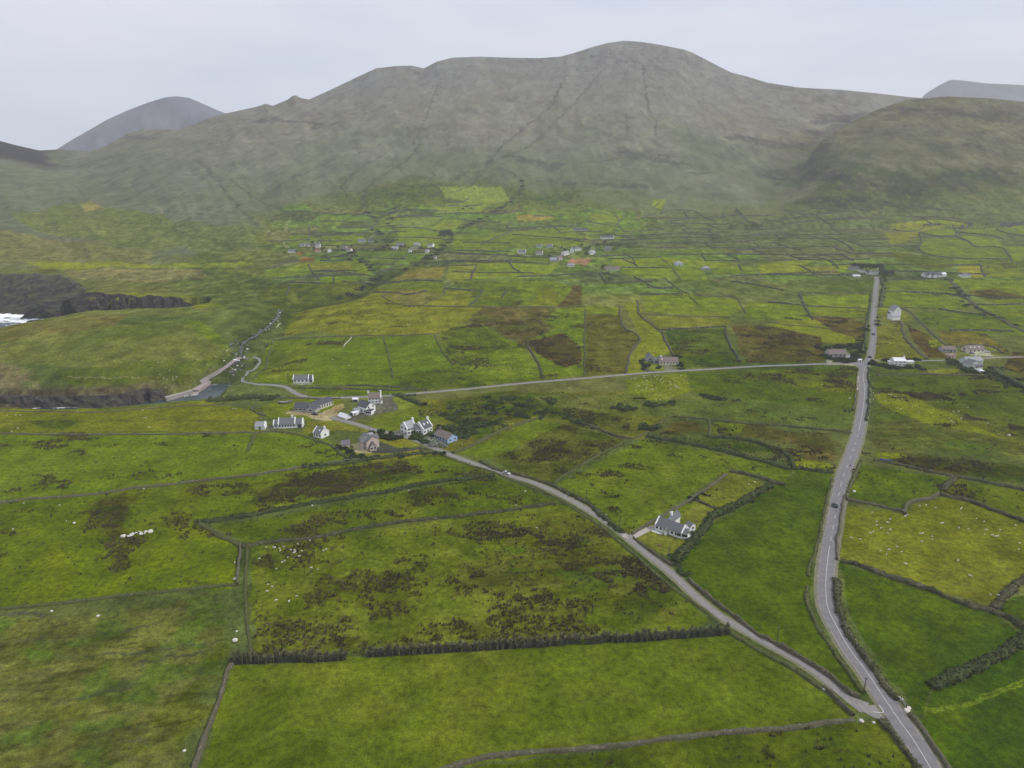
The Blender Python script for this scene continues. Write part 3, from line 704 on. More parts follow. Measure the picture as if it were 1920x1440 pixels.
# give way mark at the junction, gravel lay-by, driveway of the cottage
def poly_sheet(name, s, lift, mat, n=14, kind='structure'):
    P = GP(s)[:, :2]; c = P.mean(0); V = [(c[0], c[1])]; F = []
    m = len(P); ring = []
    for i in range(m):
        for k in range(n): ring.append(P[i]+(P[(i+1) % m]-P[i])*k/n)
    ring = np.array(ring); L = 6; V = [c]+[c+(p-c)*r/L for r in range(1, L+1) for p in ring]; K = len(ring)
    V = np.array(V); Z = H(V[:, 0], V[:, 1])+lift
    for i in range(K): F.append((0, 1+i, 1+(i+1) % K))
    for r in range(L-1):
        for i in range(K): F.append((1+r*K+i, 1+(r+1)*K+i, 1+(r+1)*K+(i+1) % K, 1+r*K+(i+1) % K))
    a, b = P[0]-c, P[1]-c
    if a[0]*b[1]-a[1]*b[0] < 0: F = [f[::-1] for f in F]
    o = mesh_obj(name, np.column_stack([V, Z]), F, mat); 
    return tag(o, kind=kind) if kind else o
g0 = smooth_line(GP("1648,1322 1656,1336 1637,1335"), 0.5)
strip('give_way_line', g0, -0.13, 0.13, 0.10, M_PAINTW)
poly_sheet('junction_apron', "1655,1308 1672,1345 1690,1372 1662,1350 1640,1346 1610,1330 1620,1322 1645,1322", 0.03, M_LANE)
M_TERR = pm('white_paving', (0.60,0.59,0.57), var=.06)
poly_sheet('terrace', "1223,993.5 1228,994.2 1242,1000.5 1240,1003 1221,996", 0.08, M_TERR, n=4)
poly_sheet('terrace', "1290,1003 1297,994 1304,996 1295,1006 1285,1011", 0.08, M_TERR, n=4)
poly_sheet('layby', "1607,707 1613,704 1614,730 1606,732", 0.09, M_DRIVE)
strip('driveway', smooth_line(GP("1168,1003 1182,1007 1195,1003 1215,992 1230,987"), 1.5), -1.5, 1.5, 0.05, M_DRIVE)
poly_sheet('junction_apron', "1600,680 1622,676 1640,674 1628,684 1618,694 1606,688", 0.07, M_ASPH)
# ---------------------------------------------------------------- water
def water_mat(name, foam):
    m, t, b = new_mat(name)
    b.inputs['Base Color'].default_value = (0.035, 0.075, 0.085, 1); b.inputs['Roughness'].default_value = 0.12; b.inputs['IOR'].default_value = 1.33
    f = noise_node(t, 0.35, 5, 0.6, lo=0.2, hi=0.8, stretch=(1, 0.6, 1)); bn = t.nodes.new('ShaderNodeBump')
    bn.inputs['Distance'].default_value = 0.35; bn.inputs['Strength'].default_value = 0.5; t.links.new(f, bn.inputs['Height']); t.links.new(bn.outputs[0], b.inputs['Normal'])
    at = t.nodes.new('ShaderNodeAttribute'); at.attribute_name = 'col'
    n = noise_node(t, 0.11, 6, 0.7, lo=0.30, hi=0.70, a=-0.45, b=0.55, stretch=(0.7, 1.5, 1))
    ad = t.nodes.new('ShaderNodeMath'); ad.operation = 'ADD'; sp = t.nodes.new('ShaderNodeSeparateColor'); t.links.new(at.outputs['Color'], sp.inputs[0])
    t.links.new(sp.outputs[0], ad.inputs[0]); t.links.new(n, ad.inputs[1])
    r = t.nodes.new('ShaderNodeMapRange'); r.inputs[1].default_value = 0.42; r.inputs[2].default_value = 0.62; t.links.new(ad.outputs[0], r.inputs[0])
    mxn = t.nodes.new('ShaderNodeMix'); mxn.data_type = 'RGBA'; mxn.inputs[6].default_value = (0.035, 0.055, 0.065, 1); mxn.inputs[7].default_value = (0.82, 0.85, 0.86, 1)
    t.links.new(r.outputs[0], mxn.inputs[0]); t.links.new(mxn.outputs[2], b.inputs['Base Color'])
    mr = t.nodes.new('ShaderNodeMapRange'); mr.inputs[3].default_value = 0.12; mr.inputs[4].default_value = 0.8; t.links.new(r.outputs[0], mr.inputs[0]); t.links.new(mr.outputs[0], b.inputs['Roughness'])
    return m
def build_sea():
    xs = np.concatenate([np.linspace(-6000, -1400, 12)[:-1], np.linspace(-1400, -150, 320)]); ys = np.linspace(420, 1010, 200)
    X, Y = np.meshgrid(xs, ys); x, y = X.ravel(), Y.ravel()
    d2, _ = segd(x, y, SEA2, True); i2 = inpoly(x, y, SEA2)
    foam = np.where((y > 740), 0.10+0.85*np.clip(1-d2/44, 0, 1), 0.0)
    d1, _ = segd(x, y, SEA1, True); foam = np.where(y < 700, 0.42*np.clip(1-d1/3, 0, 1)*(x < -235), foam)
    col = np.stack([foam]*3, 1)
    z = SEA+(fbm(x/14, y/9, 3, 5)-0.5)*0.8*(y > 700)
    o = mesh_obj('sea', np.column_stack([x, y, z]), grid_faces(0, len(ys), len(xs)), water_mat('sea_water', True), smooth=True, col=col); tag(o, kind='structure')
build_sea()
# ---------------------------------------------------------------- sea cliffs: folded dark rock
def rock_mat(name, c1, c2, c3):
    m, t, b = new_mat(name)
    f = noise_node(t, 0.33, 8, 0.72, lo=0.48, hi=0.72, stretch=(1, 1, 0.55)); g = noise_node(t, 0.09, 4, 0.6, lo=0.4, hi=0.62)
    a = t.nodes.new('ShaderNodeMix'); a.data_type = 'RGBA'; a.inputs[6].default_value = (*c1, 1); a.inputs[7].default_value = (*c2, 1); t.links.new(f, a.inputs[0])
    d = t.nodes.new('ShaderNodeMix'); d.data_type = 'RGBA'; d.inputs[7].default_value = (*c3, 1); t.links.new(a.outputs[2], d.inputs[6])
    mu = t.nodes.new('ShaderNodeMath'); mu.operation = 'MULTIPLY'; mu.inputs[1].default_value = 0.6; t.links.new(g, mu.inputs[0]); t.links.new(mu.outputs[0], d.inputs[0])
    gn = t.nodes.new('ShaderNodeNewGeometry'); sx = t.nodes.new('ShaderNodeSeparateXYZ'); t.links.new(gn.outputs['True Normal'], sx.inputs[0])
    gm = t.nodes.new('ShaderNodeMapRange'); gm.inputs[1].default_value = 0.72; gm.inputs[2].default_value = 0.9; gm.inputs[4].default_value = 0.8; t.links.new(sx.outputs[2], gm.inputs[0])
    ge = t.nodes.new('ShaderNodeMix'); ge.data_type = 'RGBA'; ge.inputs[7].default_value = (0.075,0.08,0.03,1); t.links.new(d.outputs[2], ge.inputs[6]); t.links.new(gm.outputs[0], ge.inputs[0])
    t.links.new(ge.outputs[2], b.inputs['Base Color']); b.inputs['Roughness'].default_value = 0.9; b.inputs['Specular IOR Level'].default_value = 0.2
    bn = t.nodes.new('ShaderNodeBump'); bn.inputs['Distance'].default_value = 0.8; t.links.new(f, bn.inputs['Height']); t.links.new(bn.outputs[0], b.inputs['Normal'])
    return m
M_ROCK = rock_mat('dark_cliff_rock', (0.008,0.007,0.010), (0.085,0.077,0.078), (0.028,0.027,0.018))
M_ROCK2 = rock_mat('brown_cliff_rock', (0.030,0.027,0.027), (0.17,0.148,0.13), (0.08,0.07,0.045))
def cliff(name, foot, height, lean, mat, seed, rows=14, jag=2.6, step=0.9):
    C = smooth_line(foot, step); N = normals(C); n = len(C); V = []
    _, par = segd(C[:, 0], C[:, 1], foot); par = np.maximum.accumulate(par); q = len(foot)-1
    hv = np.interp(par, np.linspace(0, q, len(height)), height); lv = np.interp(par, np.linspace(0, q, len(lean)), lean)
    a = np.arange(n)*step
    hv = hv*(0.93+0.14*fbm(a/9, a*0, 3, seed+5))
    for j in range(rows+1):
        t = j/rows
        k = (fbm(a/5.0+t*2.2, np.full(n, t*1.3), 4, seed)-0.5)*2*jag+(np.abs(fbm(a/12.0+t*1.2, np.full(n, t*0.7), 3, seed+9)-0.5))*-jag*3.2
        if j == rows: k = k*0.5+1.5
        p = C+N*(lv*t+k*(1-0.4*t)+0.5)[:, None]
        z = SEA-1.5+t*(hv+1.5)
        z = z+(fbm(a/6.0, np.full(n, t*8.0), 4, seed+40)-0.5)*jag*1.1*math.sin(math.pi*t)
        if j == rows: z = z-1.2
        V.append(np.column_stack([p, z]))
    V = np.concatenate(V); o = mesh_obj(name, V, grid_faces(0, rows+1, n), mat, smooth=False); return tag(o, kind='structure')
SF = lambda s, z=SEA: [tuple(map(float, at_z(u, v, z))) for u, v in px(s)]
cliff('cliff', SF("-400,765 -150,765 0,765 60,765.5 120,765 180,763.5 220,762 245,759 262,757 275,753 285,755 300,749 318,749"), [10.5,10.5,10,9.5,9.5,9,9.5,10.5,11,11,10.5,8,5], [4.5,4.5,4.5,4.5,4.5,4.5,4.5,4,4,3.5,3.5,4,4], M_ROCK2, 3)
cliff('cliff', SF("-500,570 -200,583 -60,586 0,587 30,591 62,598 90,602 105,604 125,600 150,606 165,604 190,606 215,606 250,608 300,608 340,608 368,606"), [34,36,38,39,39,36,33,30,26,22,31,31,31,30,30,27,20], [70,72,74,72,68,60,50,40,28,22,22,22,22,20,20,18,14], M_ROCK, 21, rows=40, jag=9, step=1.5)
cliff('cliff', [(x, y) for x, y in reversed(SF("-400,650 0,640 60,634 100,632 112,612 118,602 145,596 150,602"))][:6], [22,24,26,24,20], [4,4,4,4], M_ROCK, 33, jag=2.5, step=1.5)
# ---------------------------------------------------------------- field walls, banks and hedges
def veg_mat(name, c1, c2, c3, scale=0.9, thr=(0.45, 0.6), bump=0.25):
    """c1/c2 vegetation tones, c3 stone or dry stalks showing through"""
    m, t, b = new_mat(name)
    f = noise_node(t, scale, 5, 0.65, lo=0.3, hi=0.7); g = noise_node(t, scale*0.45, 6, 0.75, lo=thr[0], hi=thr[1])
    a = t.nodes.new('ShaderNodeMix'); a.data_type = 'RGBA'; a.inputs[6].default_value = (*c1, 1); a.inputs[7].default_value = (*c2, 1); t.links.new(f, a.inputs[0])
    d = t.nodes.new('ShaderNodeMix'); d.data_type = 'RGBA'; d.inputs[7].default_value = (*c3, 1); t.links.new(a.outputs[2], d.inputs[6]); t.links.new(g, d.inputs[0])
    t.links.new(d.outputs[2], b.inputs['Base Color']); b.inputs['Roughness'].default_value = 0.95; b.inputs['Specular IOR Level'].default_value = 0.1
    bn = t.nodes.new('ShaderNodeBump'); bn.inputs['Distance'].default_value = bump; t.links.new(f, bn.inputs['Height']); t.links.new(bn.outputs[0], b.inputs['Normal'])
    return m
WM = {'s': veg_mat('overgrown_stone', (0.07,0.068,0.035), (0.13,0.12,0.08), (0.23,0.21,0.175), 1.6, (0.55, 0.68)),
      'p': veg_mat('pale_stone', (0.22,0.20,0.15), (0.34,0.32,0.27), (0.50,0.48,0.43), 2.0, (0.42, 0.58)),
      'b': veg_mat('grassy_bank', (0.050,0.062,0.018), (0.095,0.10,0.034), (0.15,0.135,0.075), 1.0, (0.55, 0.70)),
      'h': veg_mat('hedge_leaves', (0.028,0.040,0.013), (0.075,0.095,0.030), (0.13,0.11,0.06), 1.2, (0.55, 0.70)),
      'd': veg_mat('dark_fence_bank', (0.038,0.044,0.020), (0.082,0.082,0.038), (0.14,0.125,0.09), 1.0, (0.52, 0.66)),
      'f': veg_mat('far_wall_stone', (0.030,0.034,0.020), (0.060,0.060,0.042), (0.20,0.19,0.165), 0.8, (0.52, 0.66))}
WDIM = {'s': (0.6, 1.05), 'p': (0.7, 1.1), 'b': (1.0, 0.8), 'h': (1.05, 1.9), 'd': (1.0, 1.0), 'f': (0.8, 1.5)}
WN = {'s': 'stone_wall', 'p': 'stone_wall', 'b': 'grass_bank', 'h': 'hedgerow', 'd': 'earth_bank', 'f': 'stone_wall'}
WC = {'s': 'wall', 'p': 'wall', 'b': 'bank', 'h': 'hedge', 'd': 'bank', 'f': 'wall'}
def leafs(P, size, rng, up=0.4):
    """small leaf-clump faces at points P -> verts, faces"""
    n = len(P); a = rng.normal(size=(n, 3)); a[:, 2] *= 0.6; a /= np.linalg.norm(a, axis=1)[:, None]
    b = rng.normal(size=(n, 3)); b[:, 2] += up; b -= a*(a*b).sum(1)[:, None]; b /= np.linalg.norm(b, axis=1)[:, None]
    s = (size*rng.uniform(0.6, 1.3, n))[:, None]
    V = np.stack([P-a*s*0.5, P+b*s*0.55, P+a*s*0.5, P-b*s*0.5], 1).reshape(-1, 3)
    return V, np.arange(4*n).reshape(-1, 4)
def wall(kind, label, s, wsc=1.0, hsc=1.0, group=None, name=None):
    return wall_w(kind, label, GP(s)[:, :2], wsc, hsc, group, name)
def wall_w(kind, label, C, wsc=1.0, hsc=1.0, group=None, name=None):
    C = np.array(C, float); s = str(len(C))+label; dist = float(np.hypot(C[:, 0], C[:, 1]).mean()); step = 0.6 if dist < 330 else (1.2 if dist < 600 else 4.0)
    C = smooth_line(C, step)
    if len(C) < 3: return None
    jn = min(1.2, dist/500.0)+0.25
    C = C+np.stack([(vn(C[:, 0]/7, C[:, 1]/7, 3)-0.5), (vn(C[:, 0]/7+9, C[:, 1]/7, 4)-0.5)], 1)*jn
    N = normals(C); n = len(C); w_, h_ = WDIM[kind]; w_ *= wsc; h_ *= hsc
    if dist > 600: w_ *= 1.15
    rn = lambda sc_, sd_: fbm(C[:, 0]/sc_, C[:, 1]/sc_, 3, sd_)
    hv = h_*(0.35+1.2*rn(3.0, 7)); wv = w_*(0.45+1.0*rn(3.5, 8))
    if kind in 'hd': hv = h_*(0.05+1.75*fbm(C[:, 0]/3.6, C[:, 1]/3.6, 4, 7, 0.7)); wv = w_*(0.15+1.6*fbm(C[:, 0]/4.5, C[:, 1]/4.5, 4, 8, 0.7))
    prof = [(-1.15, -0.4), (-1.0, 0.25), (-0.8, 0.72), (-0.42, 0.98), (0.0, 1.05), (0.42, 0.98), (0.8, 0.72), (1.0, 0.25), (1.15, -0.4)]
    V = []
    for j, (a, z) in enumerate(prof):
        ja = (vn(C[:, 0]/0.9+j*3.1, C[:, 1]/0.9, 40+j)-0.5)*(0.30 if step < 3 else 0.05)
        p = C+N*((a+ja)*wv)[:, None]; base = H(p[:, 0], p[:, 1])
        V.append(np.column_stack([p, base+z*hv*(1+ja*0.8)]))
    V = np.stack(V, 1).reshape(-1, 3); F = grid_faces(0, n, len(prof))[:, ::-1]
    e0 = list(range(len(prof)))
    if kind in 'hdb' and step < 3:
        rng = np.random.default_rng(len(s)*7+int(C[0, 0]*10) & 0xffff); dens = {'h': 14.0, 'd': 11.0, 'b': 4.0}[kind]*(1.6 if step < 1 else 0.9)
        m = int(n*step*dens*w_/1.2); i = rng.integers(0, n, m); a = rng.uniform(-1.25, 1.25, m)
        P = C[i]+N[i]*(a*wv[i])[:, None]+rng.uniform(-.5, .5, (m, 2)); zz = H(P[:, 0], P[:, 1])+hv[i]*np.maximum(1-0.55*np.abs(a)**2, .15)*rng.uniform(0.5, 1.25, m)
        LV, LF = leafs(np.column_stack([P, zz]), 0.8 if kind == 'h' else 0.6, rng)
        V = np.concatenate([V, LV]); F = np.concatenate([F, LF+n*len(prof)])
    loc = (float(C[0, 0]), float(C[0, 1]), float(H(C[:1, 0], C[:1, 1])[0]))
    o = mesh_obj(name or WN[kind], V, F, WM[kind], loc=loc, smooth=False)
    return tag(o, label, WC[kind], group)
W = [
('s',"mossy stone wall with pale top stones down the left edge of the big bottom field","436,1246 427,1262 415,1300 402,1340 386,1380 372,1420 355,1470",1.3,1),
('s',"long stone wall with thin pale stones along the bottom edge of the big front field","780,1462 850,1437 900,1424 960,1414 1050,1408 1120,1402 1200,1393 1280,1382 1380,1373 1460,1368 1530,1360 1600,1350",1.3,1),
('d',"dark overgrown wall beside the main road below the junction on its left","1652,1350 1672,1375 1695,1405 1722,1440 1750,1480",1,1),
('s',"stone wall under the gate posts right of the main road below the junction","1703,1340 1716,1352 1735,1375 1752,1402 1772,1432 1795,1470",1.3,1.1),
('d',"brown hedge bank on the right verge of the main road curve above the gate posts","1566,1085 1569,1110 1570,1135 1578,1162 1590,1190 1608,1215 1630,1245 1650,1272 1668,1298 1682,1314",1.1,1.2),
('b',"low grassy bank between the main road curve and the long dark green field","1513,1100 1512,1120 1520,1150 1535,1180 1555,1210 1580,1245 1600,1275 1618,1298",.7,.9),
('s',"stone topped wall between the lane and the long dark green field tip","1290,1088 1310,1105 1345,1132 1385,1163 1420,1190 1450,1205 1480,1222 1520,1246 1560,1272 1590,1298 1612,1309",1.2,1.3),
('s',"short stone wall from the bottom field corner to the lane mouth","1545,1290 1560,1303 1580,1325 1600,1343",1,1.2),
('b',"grassy bank along the lower side of the lane beyond the flax hedge","1370,1188 1400,1207 1440,1228 1480,1250 1520,1278 1545,1292",.9,.9),
('d',"dark hedge bank across the right side below the field of many sheep","1578,1052 1600,1058 1650,1075 1700,1092 1745,1108 1780,1122 1820,1136 1858,1146 1895,1160 1920,1176 1980,1205",1.3,1.3),
('d',"short brown bank rising to the right frame edge from the sheep field corner","1868,1142 1876,1128 1890,1110 1905,1095 1925,1083 1960,1068",1.5,1.2),
('h',"thick brown hedge ending mid field in the lower right green fields","1748,1288 1765,1280 1790,1268 1820,1256 1850,1242 1880,1224 1905,1208 1925,1198 1960,1182",1.7,.85),
('s',"stone wall along the top left of the olive sheep field by the road","1586,930 1590,938 1600,940 1620,944 1650,950 1680,957 1700,962",1,1.2),
('s',"crooked pale stone wall stub jutting between the two fields right of the road","1697,966 1698,952 1704,944 1720,940 1740,936 1756,930 1762,927",1.4,1.4),
('d',"dark bank with gorse along the top right of the olive sheep field","1762,927 1790,934 1820,940 1850,952 1880,963 1920,978 1990,1005",1.3,1.3),
('d',"short dark wall stub running up from the sheep field wall to the brown rushes","1768,920 1776,910 1786,900 1792,892",1.2,1.2),
('d',"dark wall along the foot of the brown rushy strip east of the road","1640,864 1680,870 1720,880 1760,888 1800,896 1850,905 1900,915 1960,930",1.2,1.1),
('s',"thin low wall on the right roadside beside the sheep field","1584,930 1578,960 1574,990 1570,1020 1568,1050",.9,1.0),
('b',"bank on the right roadside beside the small green field","1616,862 1608,880 1600,900 1590,925",.9,1),
('b',"thin wall along the left verge between the road and the long dark green field","1560,900 1548,950 1542,980 1535,1010 1528,1035 1520,1060 1514,1080",.6,.8),
('h',"bushy hedge between the lawn garden and the long dark green field","1268,1056 1275,1040 1295,1022 1312,1002 1325,985 1336,970 1352,960 1375,950 1395,940 1420,925 1446,912",1.5,1.0),
('s',"dark stone wall in front of the white cottage garden along the lane","1189,1010 1200,1020 1215,1031 1235,1045 1252,1056 1264,1062",.8,1),
('s',"brown stone wall above the driveway of the white cottage","1185,1003 1200,993 1220,980 1245,967 1265,955 1290,942 1305,930 1325,918 1345,903 1362,890",1,1.1),
('d',"dark hedge at the top of the small paddock with two sheep","1368,884 1390,888 1420,895 1445,903 1470,910",1,1.2),
('d',"thin dark wall between the lawn and the small paddock","1302,938 1320,945 1340,953 1356,960",.7,.9),
('b',"long straight bank dividing the two middle fields up to the heath corner","1036,906 1060,890 1090,872 1120,855 1150,840 1175,828 1195,820 1212,812 1225,800 1245,786 1262,780",.9,.8),
('h',"dark hedge along the top of the large middle field below the brown heath","1214,819 1240,824 1270,829 1300,834 1330,840 1365,848 1400,858 1440,868 1480,880",1.4,.9),
('d',"green ditch hedge through the brown heath plots","1262,782 1300,784 1340,788 1400,794 1480,800 1540,806 1596,812",1.0,.9),
('b',"narrow green bank between the two brown heath plots","1329,786 1332,800 1330,818",.9,.8),
('h',"dark hedge curving below the heath plots to the road","1330,820 1370,822 1410,828 1440,838 1466,845 1482,862 1488,880 1500,878 1520,882 1545,886 1560,886",1.0,.8),
('d',"dark bank from the shrub ground to the middle fields","1068,785 1080,792 1110,800 1140,812 1165,820 1185,822",1,1),
('b',"low bank on the right of the small bright field beside the lane","850,850 880,838 905,825 940,808 975,795 1005,786",1.6,1.2),
('d',"dark hedge strip following the right side of the lane past the parked car","900,866 930,880 962,888 1000,898 1040,912 1075,930 1105,945 1130,968 1150,985 1170,1000",1.1,1.0),
('b',"rough bank along the left side of the lane","800,842 840,858 880,872 920,884 960,900 1000,915 1050,938 1090,962 1130,990 1160,1015 1200,1050 1240,1085 1280,1115 1320,1145 1352,1172",.8,.6),
('s',"long stone wall between the bright left field and the rushy fields","-120,958 0,943 60,936 120,932 200,924 260,915 290,912 350,905 420,897 480,890 540,880 600,872 640,866 700,857",1.1,.9),
('h',"dark bushy bank below the beige stone house garden","580,880 620,873 650,870 690,862 730,858 770,853 810,850 830,852",.9,.6),
('h',"dark green hedge strip crossing the rushy fields left of the lane","370,980 420,973 480,965 540,952 600,942 660,932 740,920 780,910 830,902 880,898 925,892",1.5,.6),
('d',"second dark bank crossing the fields below the hedge strip","455,1024 480,1020 540,1014 600,1006 660,994 700,986 760,978 830,971 900,963 960,956 1040,944",1.1,.9),
('b',"diagonal wall joining the hedge strip to the field corner","368,976 385,990 405,1000 430,1012 450,1022",1.3,1),
('s',"pale stone wall running straight down beside the rushy corner on the left","450,1022 448,1045 446,1070 444,1098",.9,1.1),
('b',"low bank continuing down to the end of the flax hedge","462,1025 462,1060 460,1100 462,1140 464,1180 470,1225",.6,.5),
('b',"long grassy bank across the left side above the brown rough field","-100,1155 0,1142 60,1138 130,1130 200,1121 270,1113 340,1107 400,1100 443,1098",.9,.9),
('s',"stony wall along the top of the bright left field","-100,816 0,814 60,815 120,816 200,815 280,815 360,814 440,812 480,811 520,809",.9,.8),
('b',"rough wall stub from the long cottage down into the bright field","478,814 472,828 466,840 462,847",1.0,.7),
('b',"overgrown wall from the cream gabled cottage round the bright field corner","520,809 560,815 590,826 620,835 640,852 665,866",.9,1),
('s',"low wall and ledge along the clifftop of the yellow field","-60,770 0,771 80,772 180,773 260,768 340,762 400,760 470,758",.6,.6),
('s',"angular pale wall round the plot below the boat",  "482,752 478,762 471,768 480,774 490,779 498,780",.5,.9),
('s',"low stone wall along the harbour road below the boat plot","482,752 500,750 520,747 545,747 575,747 600,749 640,748",.6,.9),
('h',"dark hedge in the ditch above the yellow clifftop field","392,752 410,751 440,749 470,747 500,747",2.0,1.3),
('h',"hedge behind the white houses along the cross road","736,741 760,742 780,742",.9,.7),
('h',"smooth clipped green bank curving round the lawn of the white houses","748,742 765,749 780,755 796,761",1.6,1.1),
('d',"dark hedge bank under the road verge left of the cross road","560,728 620,729 680,731 740,732 800,731",.8,.9),
('d',"dark ditch bank north of the cross road","650,723 700,724 740,726 780,728",1.0,.9),
('s',"thin wall down the middle of the bright green pasture","719,632 724,650 728,668 733,690 737,712",.5,1.0),
('s',"wall on the right edge of the bright green pasture","814,628 820,642 830,660 842,676 850,686",.6,1),
('p',"short pale wall at the upper left of the bright green pasture","659,633 651,642 644,652",.5,.9),
('s',"wall between the bright green pasture and the yellow pasture above","512,637 560,634 620,632 680,630 740,630 812,626",.6,.9),
('b',"bank down the left edge of the bright green pasture","512,637 508,655 500,680 484,700 474,712",.8,.8),
('d',"dark curved wall under the strip fields by the stream","716,556 735,566 760,573 790,574 830,575 905,576 960,576 1050,576 1097,575",.8,.9),
('d',"diagonal wall between the ochre plot and strip field","790,573 810,563 832,552 833,540 848,527",.6,.9),
('d',"bank beside the long brown strip field, left side","1098,580 1097,610 1096,640 1096,670 1095,704",.5,.9),
('d',"diagonal hedge bank in the rushy field left of the brown strip","984,640 995,660 1008,682 1018,710",.9,.9),
('d',"bushy bank on the right of the brown strip field","1162,576 1163,590 1165,602 1172,615 1190,625 1200,635 1192,648 1182,660 1178,680 1172,700",1.0,.9),
('d',"dark bank right of the yellow green strip above the gabled roadside house","1195,564 1197,580 1200,590 1212,602 1230,615 1240,622 1248,640 1256,655 1262,668",1.0,1.1),
('s',"stone topped wall crossing above the ochre field","1200,589 1240,590 1300,595 1340,594 1370,596",.5,.9),
('s',"bold pale topped wall running diagonally through the small green fields","1246,522 1262,535 1276,545 1290,552 1302,565 1310,572",.6,1.0),
('s',"pale topped wall from the wall junction to the right","1300,554 1330,556 1360,557 1376,558 1385,565 1392,578 1398,588",.6,1.0),
('s',"short diagonal wall below the pale hip roofed house","1262,503 1266,512 1272,520 1276,526",.6,1.0),
('s',"diagonal wall up to the left of the pale hip roofed house","1240,484 1248,492 1258,500 1262,503",.6,1.0),
('d',"bank from the heath corner down to the white roadside house","1672,604 1688,604 1693,622 1700,638 1712,650 1725,662 1738,674",1.3,1.0),
('d',"long dark hedge bank running down to the grey bungalow","1693,578 1710,588 1725,602 1740,618 1755,632 1770,645 1782,652",1.2,1.0),
('d',"dark bank behind the long bungalow with three skylights","1782,652 1810,648 1840,647 1860,650 1880,662",1.0,1.1),
('d',"wall along the field top above the tall gabled house","1640,576 1680,577 1720,578 1760,580 1780,582",.7,1.0),
('s',"wall with pale top between two right side fields","1658,547 1700,547 1735,548 1760,556",.5,.9),
('h',"dark roadside hedge right of the far straight road","1650,522 1657,535 1655,550 1652,565 1650,576",1.4,1.2),
('h',"low roadside hedge left of the far straight road","1634,550 1632,570 1629,590 1624,615 1622,640 1615,660",.9,1.0),
('h',"hedge at the right verge of the main road by the crossing","1628,690 1628,710 1630,730 1628,760 1624,790",.5,.6),
('s',"broken wall of dark stones on the left verge by the layby","1606,734 1604,745 1602,758 1601,770",.9,1.1),
('d',"dark hedge along the foot of the fields below the right bungalows","1645,704 1700,703 1750,703 1800,704 1855,706 1880,712",1.0,1.0),
('h',"bushy bank running down to the right from the grey gabled house","1862,690 1880,705 1900,715 1925,728 1960,745",1.6,1.0),
('d',"winding dark stream bank on the far right","1780,525 1790,535 1802,545 1815,560 1830,575 1850,585 1880,600 1900,612 1930,625",2.2,1.2),
('s',"field wall below the brown heath by the far road","1440,605 1480,610 1520,613 1560,618 1600,622",.5,.8),
('s',"long field wall below the green strips left of the far road","1500,572 1540,575 1590,578 1632,580",.6,.9),
('s',"field wall above the yellow green strip left of the far road","1515,594 1560,596 1600,597 1630,596",.6,.9),
('s',"wall across the fields left of the far road, upper","1480,551 1520,549 1580,550 1634,552",.5,.9),
]
for k, lab, s, ws, hs in W: wall(k, lab, s, ws, hs)
FARW = [("low dark walls among the small fields near the far right farms", [
"1672,428 1690,433 1720,433 1730,429 1745,426 1790,427 1822,427","1740,410 1780,414 1820,420 1870,421 1920,420","1788,427 1794,436 1793,444 1815,452 1830,463 1860,463 1882,466","1722,436 1760,443 1790,443","1870,421 1872,432 1900,440 1940,443","1882,466 1892,480 1898,492","1722,464 1735,476 1790,484 1890,486","1795,436 1850,441 1880,448","1722,436 1728,452 1722,464","1838,497 1842,510 1848,520","1780,498 1838,497"]),
("thin dark walls dividing the small fields around the middle hamlet", [
"845,488 900,492 960,492 1030,496","850,470 900,471 960,472","860,477 950,478","868,455 920,455 955,456","950,480 1000,483 1055,483","900,460 950,438 960,432","960,440 1040,446 1100,449","970,433 1030,424 1060,425","830,499 880,498 893,497","850,510 1000,512","893,500 885,515 882,526","740,461 780,466 830,468","740,445 790,446 845,451 835,456","720,412 760,405 830,406","735,427 790,428 825,434 845,440","820,402 870,399 900,400","815,385 870,387 905,383","830,376 860,380 880,372","1140,486 1200,484 1240,482","1145,501 1200,502 1258,503","1165,485 1188,495 1196,500","1190,494 1184,483 1166,474","1060,448 1100,455","1000,404 1042,406","1100,415 1130,421 1150,420","955,492 965,505 980,512","690,498 740,496","690,484 760,486","700,513 730,505 758,496","730,498 760,480"]),
("grey field walls on the slope around the far left hamlet", [
"545,440 600,441 660,440","500,452 580,450","580,441 577,452","600,452 660,452","618,449 620,456","578,495 585,510 598,525","512,523 560,520 610,518 680,516","626,519 625,532","543,537 540,548 534,556","500,505 540,492 560,488","590,508 670,509","610,477 618,487","545,530 600,532","640,528 690,532","600,490 660,488"]),
("thin walls on the open slope beyond the middle fields", [
"1240,400 1260,394 1300,395","1250,415 1300,410","1300,395 1330,412 1345,414","1355,398 1356,414","1290,440 1350,440","1330,428 1335,445","1378,395 1395,408 1420,425","1410,440 1460,436 1500,446","1380,470 1440,466","1450,455 1500,470","1540,440 1580,455 1600,470","1500,476 1540,480 1575,478 1600,490","1240,376 1225,390","1560,410 1600,408 1660,410","1498,484 1530,483 1560,492 1572,505","1498,498 1515,506 1528,515","1200,410 1230,400","1150,400 1160,412 1155,425","1385,497 1392,508"]),
("dark field walls across the strips in the middle distance", [
"1440,516 1500,516 1560,516 1620,515","1440,567 1500,572","1500,552 1506,570 1515,585 1525,600","1190,520 1210,530 1228,540 1262,541","1370,528 1420,535 1470,545","1660,526 1720,524 1780,523","1790,552 1860,558 1920,560","1815,572 1870,572 1930,570","1700,548 1780,552 1810,560","1760,580 1800,586 1850,592","1780,620 1840,620 1900,622","1780,540 1800,540","1280,552 1240,552 1200,552","1213,540 1262,540","1360,612 1362,630 1370,650 1388,680","1240,619 1300,616 1360,613","835,541 880,545 905,546","905,546 895,560 880,574","950,545 940,560","700,548 760,552 800,545","705,530 760,528 830,528"])]
for lab, lst in FARW:
    for s in lst: wall('f', lab, s, group=lab)
